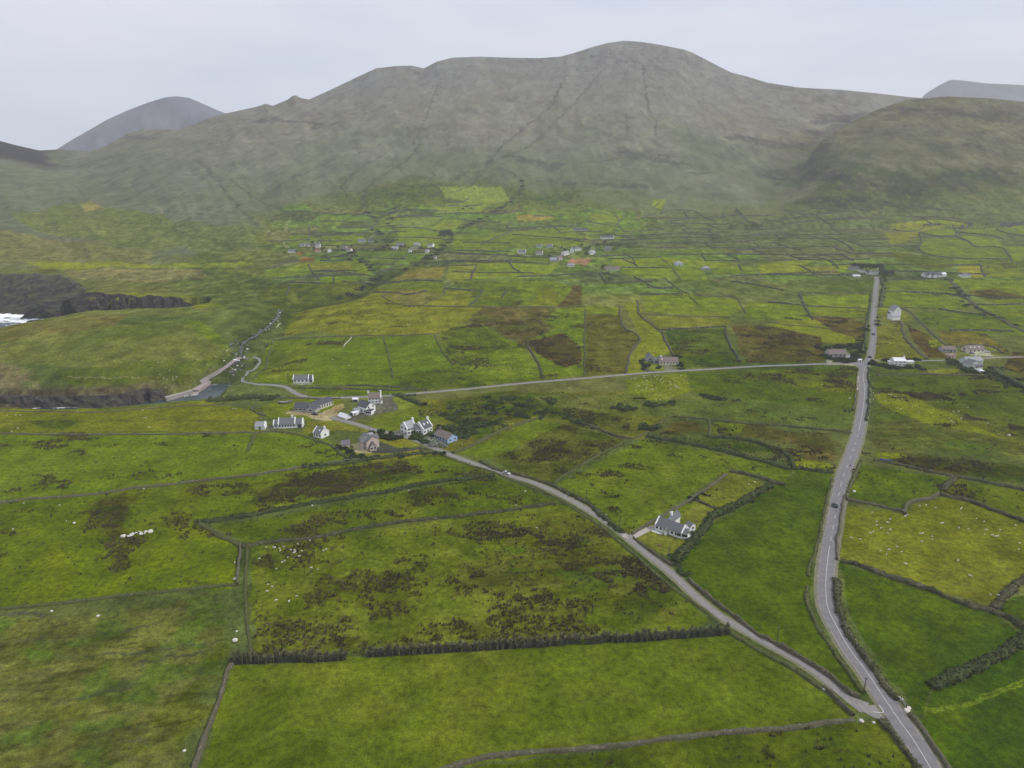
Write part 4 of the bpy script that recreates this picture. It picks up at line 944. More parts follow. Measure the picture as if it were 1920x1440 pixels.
# ---------------------------------------------------------------- the tall flax hedge above the big front field
def flax_hedge(label, s, seed):
    C = smooth_line(GP(s)[:, :2], 0.55); N = normals(C); n = len(C); rng = np.random.default_rng(seed)
    hh = 2.0+1.3*fbm(C[:, 0]/3, C[:, 1]/3, 3, seed)
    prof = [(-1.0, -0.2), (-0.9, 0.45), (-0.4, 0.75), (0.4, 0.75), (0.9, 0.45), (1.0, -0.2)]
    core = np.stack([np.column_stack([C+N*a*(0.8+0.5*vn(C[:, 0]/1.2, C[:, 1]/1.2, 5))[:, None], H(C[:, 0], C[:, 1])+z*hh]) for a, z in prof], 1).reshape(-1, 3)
    pi_ = np.arange(0, n, 2); pi_ = np.concatenate([pi_, pi_+1])[:]; pi_ = pi_[pi_ < n]; q = len(pi_)      # two rows of plants
    side = np.where(np.arange(q) % 2 == 0, -1, 1)*rng.uniform(.35, .95, q); PC = C[pi_]+N[pi_]*side[:, None]+rng.uniform(-.25, .25, (q, 2)); PH = rng.uniform(2.4, 4.2, q)*(0.75+0.5*fbm(PC[:, 0]/5, PC[:, 1]/5, 2, seed))
    nb = 30; i = np.repeat(np.arange(q), nb); m = len(i); az = rng.uniform(0, 2*math.pi, m); out_ = np.stack([np.cos(az), np.sin(az)], 1)*rng.uniform(.15, 1.0, m)[:, None]
    B = PC[i]+out_*0.28; z0 = H(B[:, 0], B[:, 1]); L = PH[i]*rng.uniform(0.7, 1.1, m); rad = np.hypot(out_[:, 0], out_[:, 1])
    sd_ = np.stack([-out_[:, 1], out_[:, 0]], 1)/np.maximum(rad, 1e-3)[:, None]; wv = rng.uniform(0.09, 0.16, m)[:, None]; rows = []
    for t, wf in ((0, .8), (0.5, 1.1), (0.82, 0.8), (1.0, 0.15)):
        c = B+out_*(t**2*1.0); z = z0+L*(t-0.30*rad*t**3)
        rows.append(np.column_stack([c-sd_*wv*wf, z])); rows.append(np.column_stack([c+sd_*wv*wf, z]))
    BV = np.stack(rows, 1).reshape(-1, 3); k = np.arange(m)[:, None]*8
    BF = np.concatenate([k+np.array([0, 1, 3, 2]), k+np.array([2, 3, 5, 4]), k+np.array([4, 5, 7, 6])]); CF = grid_faces(0, n, 6)[:, ::-1]
    loc = (C[0, 0], C[0, 1], float(H(C[:1, 0], C[:1, 1])[0]))
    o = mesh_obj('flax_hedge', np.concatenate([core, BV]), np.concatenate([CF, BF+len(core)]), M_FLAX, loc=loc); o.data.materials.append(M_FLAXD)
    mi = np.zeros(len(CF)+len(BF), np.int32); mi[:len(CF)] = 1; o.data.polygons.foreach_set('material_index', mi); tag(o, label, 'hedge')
M_FLAXD = pm('flax_core_painted_shade', (0.022,0.024,0.014), var=.4)  # near-black colour of the solid hedge core, painting in the shade between blades
M_FLAX = veg_mat('flax_leaves', (0.060,0.070,0.034), (0.20,0.20,0.105), (0.24,0.21,0.13), 1.6, (0.50, 0.68), 0.05)
flax_hedge("left part of the tall dark flax hedge, ending at the stone wall corner", "434,1243 500,1240 560,1238 600,1238 650,1234", 1)
flax_hedge("longest part of the tall flax hedge across the top of the front field", "690,1229 760,1225 830,1221 900,1217 960,1213 1030,1209 1086,1203", 2)
flax_hedge("shortest part of the tall flax hedge, between two gaps", "1098,1206 1120,1204 1143,1199", 3)
flax_hedge("right part of the tall flax hedge reaching the lane", "1149,1201 1200,1200 1260,1195 1310,1192 1364,1187", 4)

# walls between the small fields on the slope beyond the hamlets, following their rows
def slope_walls():
    ca, sa = math.cos(0.12), math.sin(0.12); r_ = random.Random(11); made = 0
    def inv(xr, yr): return xr*ca-yr*sa, xr*sa+yr*ca
    def free(x, y):
        p = np.array([x]), np.array([y])
        return not any(inpoly(p[0], p[1], P)[0] for P in POLYW if P[:, 1].min() > 700)
    def ok(x, y): return 880 < y < 1560 and -0.28 < x/y < 0.62
    for k in range(14, 30):
        xr = -300+r_.uniform(0, 60)
        while xr < 1100 and made < 150:
            L = r_.uniform(50, 130); pts = []
            for t in np.linspace(0, 1, 5):
                X = xr+L*t; yr = 62.0*k
                for _ in range(6):
                    x, y = inv(X, yr); yr = 62.0*k-(float(vn([x/160], [y/160], 44)[0])-0.5)*70
                x, y = inv(X, yr); pts.append((x, y))
            xr += L+r_.choice([0, 0, 12, 40])
            m = pts[2]
            if ok(*m) and free(*m) and r_.random() < .8:
                wall_w('f', "thin dark wall between the small fields on the slope beyond the middle hamlet", pts, group="walls on the far slope"); made += 1
                if r_.random() < .55:
                    x, y = pts[0]; a = r_.uniform(-.25, .25); q = [(x+a*d, y+d) for d in (0, 18, 38, 58)]
                    if free(*q[2]): wall_w('f', "thin dark wall between the small fields on the slope beyond the middle hamlet", q, group="walls on the far slope"); made += 1
    print('slope walls', made)
slope_walls()
# ---------------------------------------------------------------- buildings
class MB:
    def __init__(s): s.V = []; s.F = []
    def add(s, V, F):
        k = len(s.V); s.V += [tuple(v) for v in V]; s.F += [tuple(i+k for i in f) for f in F]
    def box(s, x0, x1, y0, y1, z0, z1):
        s.add([(x0,y0,z0),(x1,y0,z0),(x1,y1,z0),(x0,y1,z0),(x0,y0,z1),(x1,y0,z1),(x1,y1,z1),(x0,y1,z1)],
              [(0,3,2,1),(4,5,6,7),(0,1,5,4),(1,2,6,5),(2,3,7,6),(3,0,4,7)])
    def cyl(s, x, y, z0, z1, r0, r1=None, n=10):
        r1 = r0 if r1 is None else r1
        V = [(x+r0*math.cos(2*math.pi*i/n), y+r0*math.sin(2*math.pi*i/n), z0) for i in range(n)]+[(x+r1*math.cos(2*math.pi*i/n), y+r1*math.sin(2*math.pi*i/n), z1) for i in range(n)]
        s.add(V, [(i, (i+1) % n, n+(i+1) % n, n+i) for i in range(n)]+[tuple(range(n-1, -1, -1)), tuple(range(n, 2*n))])
    def build(s, name, mat, parent=None, fr=None, smooth=False, loc=None):
        V = s.V
        if fr: V = [fr(v) for v in V]
        return mesh_obj(name, V, s.F, mat, parent=parent, smooth=smooth, loc=loc)
M_WHITE = pm('white_render', (0.70,0.70,0.68), var=.07, scale=.8, spec=.2)
M_CREAM = pm('cream_render', (0.62,0.58,0.47), var=.07, scale=.8)
M_BEIGE = pm('beige_stone', (0.44,0.36,0.31), var=.16, scale=1.5)
M_GREY = pm('grey_render', (0.34,0.33,0.33), var=.12, scale=1)
M_BLUE = pm('blue_boards', (0.26,0.38,0.56), var=.08, scale=1)
M_PALEG = pm('pale_green_render', (0.52,0.57,0.52), var=.07, scale=1)
M_SLATE = pm('grey_slate', (0.115,0.118,0.125), var=.22, scale=1.6, rough=.6)
M_DSLATE = pm('dark_slate', (0.055,0.058,0.070), var=.22, scale=1.6, rough=.55)
M_BROWN = pm('brown_tiles', (0.155,0.125,0.112), var=.2, scale=1.6)
M_LSLATE = pm('pale_slate', (0.24,0.245,0.26), var=.14, scale=1.3, rough=.6)
M_TIN = pm('white_sheeting', (0.62,0.63,0.65), var=.06, scale=1, rough=.5)
M_RED = pm('rusty_red_roof', (0.24,0.085,0.06), var=.2, scale=1)
M_THATCH = pm('mossy_green_roof', (0.09,0.11,0.045), var=.25, scale=1)
M_GLASS = mat_noise('window_glass', (0.015,0.017,0.02), (0.04,0.045,0.055), 1.5, 0.12, spec=.6)
M_FRAME = pm('white_frame', (0.68,0.68,0.67), var=.05)
M_DOOR = pm('maroon_door', (0.10,0.025,0.03), var=.1)
M_DOORG = pm('dark_door', (0.05,0.055,0.06), var=.1)
HM = dict(w=M_WHITE, c=M_CREAM, b=M_BEIGE, g=M_GREY, u=M_BLUE, p=M_PALEG, s=M_SLATE, d=M_DSLATE, r=M_BROWN, l=M_LSLATE, t=M_TIN, R=M_RED, G=M_THATCH)
def building(name, label, cat, blocks, group=None, detail=2):
    """blocks: (A px, B px of the front wall foot, depth, wall height, roof rise, wall, roof, options)"""
    root = None
    for bi, (uv, W, hw, hr, wm, rm, opt) in enumerate(blocks):
        P = GP(uv); A, B = P[0][:2], P[1][:2]
        if root is None:
            zr = float(P[0][2]); root = empty(name, (float(A[0]), float(A[1]), zr), label, cat, group)
        zb = float(max(P[:, 2].min(), zr-1.0 if bi else P[:, 2].min())); zb = float(np.mean(P[:, 2])) if bi == 0 else zr+float(np.clip(np.mean(P[:, 2])-zr, -1, 1))
        ex = (B-A); L = float(np.hypot(*ex)); ex = ex/L; ey = np.array([-ex[1], ex[0]])
        if 'L' in opt: L = opt['L']
        O = A
        if opt.get('axis') == 'y': O = B; ex, ey = ey, -ex; L, W = W, L
        if 'off' in opt: O = O+ex*opt['off'][0]+ey*opt['off'][1]
        zz = zb-zr+opt.get('dz', 0)+0.023*bi; ox, oy = O[0]-root.location.x, O[1]-root.location.y
        fr = lambda v, ox=ox, oy=oy, ex=ex, ey=ey, zz=zz: (ox+ex[0]*v[0]+ey[0]*v[1], oy+ex[1]*v[0]+ey[1]*v[1], zz+v[2])
        m = MB(); hip = opt.get('hip', 0)
        if hip: m.box(0, L, 0, W, -1.6, hw)
        else:
            m.add([(0,0,-1.6),(L,0,-1.6),(L,W,-1.6),(0,W,-1.6),(0,0,hw),(L,0,hw),(L,W,hw),(0,W,hw),(0,W/2,hw+hr),(L,W/2,hw+hr)],
                  [(0,1,5,4),(2,3,7,6),(1,2,6,9,5),(3,0,4,8,7),(4,5,9,8),(6,7,8,9),(0,3,2,1)])
        m.build('wall', HM[wm], root, fr)
        # roof slabs
        m = MB(); e = 0.3; th = 0.16; s_ = hr/(W/2)
        if hip:
            z0 = hw+0.02; h = min(L, W)/2*0.98
            V = [(-e,-e,z0),(L+e,-e,z0),(L+e,W+e,z0),(-e,W+e,z0),(h,W/2,z0+hr),(L-h,W/2,z0+hr)]; m.add(V, [(0,1,5,4),(1,2,5),(2,3,4,5),(3,0,4),(0,3,2,1)])
        else:
            gx = 0.0 if opt.get('cop') else e
            for sg in (0, 1):
                ys = (-e, W/2) if sg == 0 else (W+e, W/2); zs = (hw-e*s_+0.03, hw+hr+0.03)
                V = [(-gx,ys[0],zs[0]),(L+gx,ys[0],zs[0]),(L+gx,ys[1],zs[1]),(-gx,ys[1],zs[1])]; V += [(x, y, z+th) for x, y, z in V]
                m.add(V, [(4,5,6,7),(0,3,2,1),(0,1,5,4),(1,2,6,5),(2,3,7,6),(3,0,4,7)] if sg == 0 else [(7,6,5,4),(1,2,3,0),(4,5,1,0),(5,6,2,1),(6,7,3,2),(7,4,0,3)])
        rf = m.build('roof', HM[rm], root, fr)
        if opt.get('cop'):                         # raised white gable copings
            cw = 0.38
            for g in opt['cop']:
                m = MB()
                x0, x1 = (-cw*.5, cw) if g == 'l' else (L-cw, L+cw*.5)
                for ya, yb in ((-e, W/2), (W+e, W/2)):
                    za, zb2 = hw-e*s_, hw+hr; V = [(x0,ya,za),(x1,ya,za),(x1,yb,zb2),(x0,yb,zb2)]; V += [(x, y, z+0.42) for x, y, z in V]
                    m.add(V, [(4,5,6,7),(0,3,2,1),(0,1,5,4),(1,2,6,5),(2,3,7,6),(3,0,4,7)])
                m.build('gable_coping', HM[wm], root, fr)
        for cx, in [(c,) for c in opt.get('chim', [])]:
            m = MB(); x = cx*L; m.box(x-.55, x+.55, W/2-.4, W/2+.4, hw+hr-0.7, hw+hr+1.25); m.box(x-.65, x+.65, W/2-.5, W/2+.5, hw+hr+1.25, hw+hr+1.4)
            ch = m.build('chimney', HM[opt.get('cm', wm)], rf, fr)
            if detail > 1:
                m = MB(); m.cyl(x, W/2, hw+hr+1.4, hw+hr+1.8, .14); m.build('chimney_pot', M_RED, rf, fr)
        wins = []
        n = opt.get('win', 0); wz = opt.get('wz', [1.0]); ww = opt.get('ww', 0.55); wh = opt.get('wh', 1.15)
        dr = opt.get('door'); 
        for i in range(n):
            x = L*(i+0.5)/n
            for z in wz:
                if dr is not None and abs(x-dr*L) < 1.1 and z < 2: continue
                wins.append(('f', x, z, ww, wh))
        for g, cnt in opt.get('gw', []):
            for i in range(cnt):
                for z in opt.get('gz', wz): wins.append((g, W*(i+0.5)/cnt, z, ww, wh))
        for g, x, z, a, h in wins:
            for part in ((0, 1) if detail > 1 else (1,)):
                m = MB(); q = a+(0.12 if part == 0 else 0); zz0, zz1 = z-(0.12 if part == 0 else 0), z+h+(0.12 if part == 0 else 0); pr = 0.05 if part == 0 else 0.09
                if g == 'f': m.box(x-q, x+q, -pr, 0.03, zz0, zz1)
                elif g == 'r': m.box(L-0.03, L+pr, x-q, x+q, zz0, zz1)
                else: m.box(-pr, 0.03, x-q, x+q, zz0, zz1)
                if detail > 1 and part == 0: fo = m.build('window', M_FRAME, root, fr)
                else: m.build('pane' if detail > 1 else 'window', M_GLASS, fo if detail > 1 else root, fr)
        if dr is not None:
            m = MB(); m.box(dr*L-.55, dr*L+.55, -0.08, 0.03, 0.0, 2.1); m.build('door', M_DOOR if opt.get('maroon') else M_DOORG, root, fr)
        if 'garage' in opt:
            m = MB(); m.box(opt['garage']*L-1.2, opt['garage']*L+1.2, -0.06, 0.05, 0.0, 2.1); m.build('garage_door', M_DOORG, root, fr)
        for sx in opt.get('sky', []):
            m = MB(); y0, y1 = W*0.2, W*0.3; f = lambda y: hw+s_*y+0.24
            V = [(sx*L-.5,y0,f(y0)),(sx*L+.5,y0,f(y0)),(sx*L+.5,y1,f(y1)),(sx*L-.5,y1,f(y1))]; V += [(x, y, z+0.08) for x, y, z in V]
            m.add(V, [(4,5,6,7),(0,1,5,4),(1,2,6,5),(2,3,7,6),(3,0,4,7)]); m.build('skylight', M_TIN if opt.get('skyw', 1) else M_GLASS, rf, fr)
    return root
WH = 'white_cottage'
building('cottage', "white cottage with grey slate roof in its own lawn beside the lane", 'house', [
 ("1228,993.5 1277.7,1010.5", 6.2, 2.7, 2.5, 'w', 's', dict(cop='lr', win=7, ww=.5, door=.47, maroon=1)),
 ("1250,986 1262,990", 6.5, 3.6, 2.2, 'w', 's', dict(axis='y', chim=[.1], gw=[('l',1)], off=(0,0))),
 ("1270,1008.5 1287,1011.5", 4.6, 2.3, 1.5, 'w', 's', dict(win=4, ww=.8, gw=[('r',2)])),
 ("1284,995 1293,999", 4.2, 2.6, 1.3, 'w', 's', dict(gw=[('r',1)])),
 ("1247,1001 1251,1002.4", 1.6, 2.2, .8, 'w', 's', dict(axis='y', off=(-1.2,0), win=0))])
building('cottage', "long low white cottage with raised white gables and five small windows", 'house', [
 ("522.3,803.5 553.8,802.3", 6.5, 2.7, 2.9, 'w', 's', dict(cop='lr', win=6, ww=.5, chim=[.82])),
 ("513,803.2 522,803", 5, 2.3, 2.1, 'w', 's', dict(cop='l', win=1)),
 ("554.4,802.3 567.8,801.9", 6, 2.5, 2.5, 'w', 's', dict(cop='r', garage=.55))])
building('outbuilding', "low white outbuilding with pale grey roof left of the long cottage", 'house', [("477.8,805.5 496.8,805.2", 5.5, 2.0, 2.0, 'w', 'l', dict(cop='r', door=.5))])
building('cottage', "small white cottage with cream gable and white skylight below the long one", 'house', [
 ("587.5,819 602.5,823", 6.6, 2.8, 2.6, 'w', 's', dict(cop='lr', win=3, sky=[.6], chim=[.97], gw=[('r',1)]))])
building('bungalow', "modern grey bungalow in two slate roofed wings on bare stony ground", 'house', [
 ("552,771.5 575,772.5", 8, 2.8, 2.2, 'g', 'd', dict(win=3, ww=.8)),
 ("574,773 591,775", 5.5, 2.7, 1.7, 'g', 'd', dict(axis='y', gw=[('l',1)], ww=.9)),
 ("588,772 600,767", 6, 3.0, 1.9, 'w', 'd', dict(win=3, ww=.8, wz=[.6], wh=1.6)),
 ("598,768.5 625,759", 8, 3.0, 2.2, 'c', 'd', dict(win=6, ww=.5, wz=[.5], wh=2.0))])
building('house', "white two storey house with very dark slate roof and glazed gable", 'house', [
 ("671,771.5 687,776.5", 8, 4.2, 2.6, 'w', 'd', dict(win=3, gw=[('r',2)], gz=[1.0,3.4])),
 ("686,777.5 696,778.5", 4.5, 2.6, .9, 'w', 'd', dict(hip=1, win=4, ww=.5)),
 ("663,774 671,776", 3, 2.2, .7, 'w', 'l', dict())])
building('house', "white house with brownish roof and tall chimneys behind the dark roofed one", 'house', [
 ("690.8,757.2 714.8,756.6", 6.5, 4.2, 2.6, 'w', 'r', dict(chim=[.02,.98], cop='r', win=4, ww=.45, wz=[1.0,2.9], wh=.9)),
 ("714,757 718,756.5", 4.0, 2.6, 1.0, 'w', 'r', dict())])
building('shed', "small dark shed with white roof between the bungalow and the white houses", 'shed', [("661,754 671,754.2", 3.5, 2.0, .6, 'g', 't', dict(garage=.5))], detail=1)
building('shed', "white arched shed at the bend of the lane below the white houses", 'shed', [("634,782 648,787", 4.4, 1.0, 1.7, 't', 't', dict())], detail=1)
building('shed', "low white shed in the yard of the dark roofed white house", 'shed', [("662,779.5 671.5,777.5", 3.2, 1.6, .5, 'w', 't', dict())], detail=1)
building('house', "large beige stone house with grey slate roofs on a tarmac drive", 'house', [
 ("673,838.5 688,845.5", 8.5, 5.0, 2.6, 'b', 's', dict(win=3, wz=[.9,3.2], wh=1.1, gw=[('r',1)], gz=[1.0,3.4])),
 ("679.5,841.5 684,843.8", 11, 4.8, 2.4, 'b', 's', dict(axis='y', off=(-1.6,0))),
 ("694,838 703.5,835.5", 6, 4.8, 2.4, 'b', 'l', dict(win=2, wz=[.9,3.2], wh=1.1)),
 ("694,846.5 706.5,844.5", 5, 2.5, 2.2, 'b', 's', dict(axis='y', gw=[('l',2)], door=None))])
building('garage', "small beige garage with slate roof beside the big stone house", 'shed', [("641.4,840.6 656.5,838.5", 4.6, 2.2, 1.5, 'b', 's', dict())])
building('house', "white house with two steep slate wings and big glazed gable among shrubs", 'house', [
 ("764,816.5 781,811.5", 7, 4.0, 3.4, 'w', 'l', dict(cop='lr', win=3, wz=[.9,2.9], wh=1.0, gw=[('l',2)], gz=[.6,3.2], ww=.8, chim=[.98])),
 ("794,815.5 811,808.5", 7.5, 3.6, 3.6, 'w', 'd', dict(cop='lr', win=3, sky=[.35,.75], chim=[.97], ww=.6)),
 ("780,815 790,814", 6, 3.4, 2.4, 'w', 's', dict(win=2, ww=.6))])
building('bungalow', "long bungalow with brown roof and light blue gable behind a grey bush", 'house', [
 ("814,821.5 839.5,832", 7.5, 2.6, 2.3, 'u', 'r', dict(win=5, ww=.6, gw=[('r',2)], chim=[.1], cm='r'))])
building('cottage', "solitary white cottage with grey roof above the harbour road", 'house', [
 ("549.8,718 578.8,717.5", 6, 2.7, 2.4, 'w', 's', dict(cop='lr', win=4, ww=.6)),
 ("579,717.6 586.8,717.3", 5, 2.6, 2.2, 'w', 'd', dict(cop='r', win=1, ww=.9, wz=[.3], wh=1.8))])
building('house', "beige roadside house with a pale gable wing and long grey roof", 'house', [
 ("1237.5,684 1271.5,684", 8, 2.7, 2.6, 'c', 'r', dict(win=6, ww=.5, sky=[.12], chim=[.08], cm='w')),
 ("1212.5,677.5 1224,677.5", 7, 3.4, 2.6, 'g', 's', dict(axis='y', gw=[('l',1)], ww=.9)),
 ("1224.5,681 1237,682", 6, 2.4, 1.7, 'g', 's', dict(win=1, ww=1.2, wz=[.4], wh=1.6))])
building('bungalow', "bungalow with broad brown hipped roof behind a hedge left of the crossing", 'house', [
 ("1554,670 1588,669.5", 9, 2.6, 3.0, 'g', 'r', dict(win=4, ww=.7, chim=[.2], cm='r')), ("1587,670.5 1593,670", 6, 2.4, .6, 'w', 'r', dict())])
building('shed', "tiny white shed at the roadside left of the crossing", 'shed', [("1610,679.5 1615,679.3", 2.0, 2.0, .5, 'w', 't', dict(door=.5))], detail=1)
building('house', "white two storey house with shining pale roof right of the crossing", 'house', [
 ("1676,686.8 1698,686.8", 8, 4.2, 1.8, 'w', 't', dict(win=3, ww=.5, wz=[.9,2.9], wh=.9, chim=[.98]))])
building('shed', "low white shed on the left side of the pale roofed house", 'shed', [("1664,680.5 1668,684", 4, 1.8, .5, 'w', 't', dict())], detail=1)
building('shed', "long low white shed on the right side of the pale roofed house", 'shed', [("1701,682.5 1713,682", 4, 1.8, .4, 'w', 't', dict())], detail=1)
building('bungalow', "grey bungalow with grey roof and mown lawn right of the hedge bank", 'house', [
 ("1767,660.5 1792.6,661", 8, 2.7, 1.6, 'g', 'r', dict(win=4, ww=.7, door=.62))])
building('house', "long brown roofed house with three white skylights and cars in front", 'house', [
 ("1815.6,661.5 1845.6,660.8", 8.5, 2.7, 2.6, 'c', 'r', dict(sky=[.2,.45,.72], win=4, ww=.7)), ("1806,659 1816,660", 5, 2.3, 1.6, 'g', 's', dict())])
building('house', "pale roofed gabled house in a thick garden at the right", 'house', [
 ("1812,686.5 1842,685", 8, 4.0, 2.2, 'p', 'l', dict(chim=[.7], sky=[.15], gw=[('l',1)])),
 ("1823,690 1840,687.5", 7, 3.0, 2.6, 'p', 's', dict(axis='y', off=(0,2), win=0)), ("1828,692.5 1842,691", 3, 2.4, 1.0, 'w', 'd', dict(win=4, ww=.6))])
building('tent', "small white domed garden structure below the pale roofed gabled house", 'tent', [("1837,698.5 1845,698.5", 4, 1.2, 1.3, 'w', 't', dict(hip=1))], detail=1)
building('house', "tall white steep gabled building alone by the far straight road", 'house', [
 ("1672.5,600.5 1687.5,600.2", 7, 4.0, 3.0, 'w', 'l', dict(gw=[('r',2)])),
 ("1675,595 1688,594.5", 8, 7.0, 4.6, 'w', 'l', dict(axis='y', gw=[('l',1)], gz=[6.0])),
 ("1671,594 1678,593.6", 6, 3.2, 3.2, 'w', 'd', dict(axis='y'))], detail=1)
building('house', "white farmhouse at the very end of the far straight road", 'house', [
 ("1633,515 1647,514.8", 7, 4.6, 1.6, 'w', 'G', dict(win=4, wz=[.9,3.0], ww=.6, chim=[.95])), ("1623,514 1632,514.6", 6, 2.8, 1.6, 'w', 'd', dict(win=1, ww=.9))], detail=1)
building('barn', "dark roofed barn left of the farmhouse at the road end", 'barn', [("1595,507 1611,506.6", 8, 2.6, 2.0, 'g', 'd', dict())], detail=1)
building('barn', "low white shed in front of the barn at the road end", 'barn', [("1600,519.4 1613,519.6", 5, 1.8, .8, 'w', 't', dict())], detail=1)
building('barn', "green roofed byre between the barn and the farmhouse", 'barn', [("1612,511 1622,511", 6, 2.6, 1.6, 'w', 'G', dict())], detail=1)
building('house', "long dark roofed house with two small gables on the far right lane", 'house', [
 ("1734,520 1766,519.6", 9, 3.0, 3.0, 'w', 'd', dict(win=6)), ("1740,520.6 1746,520.5", 5, 3, 2.4, 'w', 'd', dict(axis='y')), ("1750,520.6 1756,520.5", 5, 3, 2.4, 'w', 'd', dict(axis='y')), ("1767,519 1774,519", 6, 3.2, 2, 'w', 't', dict())], detail=1)
building('bungalow', "small grey bungalow furthest right on the far lane", 'house', [("1804,520 1820,520", 8, 2.8, 2.4, 'w', 's', dict(hip=1, win=3))], detail=1)
FV = [  # far hamlets: label, blocks
("white cottage standing furthest left in the row of the middle hamlet", "970.6,475.8 986,475.8", 7, 2.9, 2.8, 'w','s', dict(cop='lr', win=3)),
("white cottage with brown roof, second in the row of the middle hamlet", "1004.5,478 1017.5,478", 7, 2.9, 2.8, 'w','r', dict(cop='r', win=3)),
("grey roofed bungalow behind the two cottages of the middle hamlet, left one", "1006,464.3 1016.5,464.3", 7, 2.8, 2.2, 'p','s', dict(win=3, cop='r')),
("grey roofed bungalow behind the two cottages of the middle hamlet, right one", "1025,464.5 1036,464.5", 7, 2.8, 2.4, 'p','s', dict(win=3, cop='r')),
("tall white gabled house in the centre of the middle hamlet", "1068.5,474.8 1074.5,475", 9, 5.6, 4.2, 'w','s', dict(axis='y')),
("low white house wing stepping down left of the tall gable", "1057.5,479.2 1067.5,477.2", 6, 3.2, 2.4, 'w','l', dict(win=3)),
("grey house with pale roof right of the tall gable", "1078,471.5 1090,469.5", 8, 4.0, 2.2, 'p','s', dict(hip=1, win=3, wz=[.9,2.6], wh=.9)),
("old grey farm shed at the bottom left of the middle hamlet", "1031.5,491 1044,491", 9, 3.2, 2.4, 'g','l', dict()),
("smaller brown farm shed right of the old grey one", "1047,488 1055,486.5", 7, 3.2, 2.4, 'g','r', dict()),
("low white bungalow with blue shutters below the bare red ground", "1065,500.2 1077.5,500.2", 6, 2.6, 1.4, 'w','l', dict(win=4)),
("long low bungalow with brown roof below the middle hamlet to the right", "1135,506.6 1162,507.2", 7, 2.6, 2.0, 'c','r', dict(win=6)),
("white bungalow with dark roof highest up the hamlet track", "1127,448 1151,448", 8, 3.0, 2.4, 'w','d', dict(cop='r', win=4)),
("grey roofed house on the right edge of the middle hamlet", "1134,470.5 1146,470.5", 8, 4.2, 2.2, 'g','s', dict(win=3)),
("small white house below the track bend of the middle hamlet", "1108,477.5 1117,476.5", 8, 3.4, 2.4, 'w','l', dict(win=2)),
("long dark roofed farm building at the top of the middle hamlet", "1077,432.5 1103,432.8", 9, 2.4, 2.6, 'g','d', dict()),
("pale hip roofed house alone in the small green fields", "1266,498.5 1281,498.5", 9, 3.4, 2.8, 'p','l', dict(hip=1, door=.5, win=3)),
("pale bungalow with white terrace right of the hip roofed house", "1317,506.8 1331,506.8", 8, 3.0, 2.4, 'b','l', dict(hip=1, win=3)),
("white cottage lowest and furthest left in the far left hamlet", "540,474.3 554.5,474.3", 7, 3.0, 2.6, 'w','s', dict(win=4)),
("cream bungalow with grey roof in the far left hamlet, left one", "561.5,462.4 571,462.4", 7, 3.0, 2.2, 'c','s', dict(win=3)),
("smaller cream bungalow close to its twin in the far left hamlet", "575.5,462.4 582,462.4", 7, 3.0, 2.2, 'c','s', dict(win=2)),
("tall white two storey house in the far left hamlet", "591,464.5 600,464.5", 8, 5.2, 2.8, 'w','s', dict(win=3, wz=[.9,3.2], chim=[.05,.95])),
("small house with rusty red roof below the tall white house", "591,473 599.5,473", 6, 2.4, 2.4, 'c','R', dict()),
("white gabled house right of the red roof in the far left hamlet", "614.5,473.6 623,472.8", 8, 3.4, 3.0, 'w','s', dict(axis='y')),
("brown roofed farm house near the right end of the far left hamlet", "641,468 649,467.6", 8, 3.0, 2.2, 'g','r', dict()),
("small cream house at the right end of the far left hamlet", "649,471.4 657,471.4", 7, 2.8, 2.2, 'c','r', dict(win=2)),
("blue grey roofed house set back between the two left hamlets", "672,455 686,454.4", 9, 3.2, 2.4, 'g','s', dict()),
("grey shed right beside the blue grey roofed house", "690,454.4 700,454", 7, 2.8, 2.0, 'g','d', dict()),
("pale grey shed furthest left in the stream hamlet", "733.5,469 744,469", 8, 3.0, 2.2, 'p','l', dict()),
("long grey roofed barn behind the pale shed in the stream hamlet", "742,462.6 757,462", 9, 3.0, 2.4, 'g','s', dict()),
("bright white gable house in the middle of the stream hamlet", "765,473.3 770.5,473.3", 7, 3.4, 2.8, 'w','s', dict(axis='y')),
("grey roofed house at the back of the stream hamlet", "775,462.4 786,462.4", 8, 3.2, 2.6, 'g','l', dict(chim=[.9])),
("low cream row of outbuildings in front of the stream hamlet", "769.5,468.4 783,467.8", 5, 2.4, 1.0, 'c','s', dict(win=4)),
("grey house with white gable at the right of the stream hamlet", "801,463.6 811,463.8", 8, 3.4, 2.4, 'w','s', dict(cop='r')),
("small cottage in the lower right of the stream hamlet", "797,474.4 802.5,474.6", 6, 3.0, 2.2, 'p','l', dict()),
("tiny stone hut at the right below the stream hamlet", "812.5,486 817,486", 5, 2.8, 2.0, 'c','s', dict()),
]
for lab, uv, W_, hw_, hr_, wm, rm, op in FV:
    building('house', lab, 'house', [(uv, W_, hw_, hr_, wm, rm, op)], group='houses of the far hamlets', detail=1)
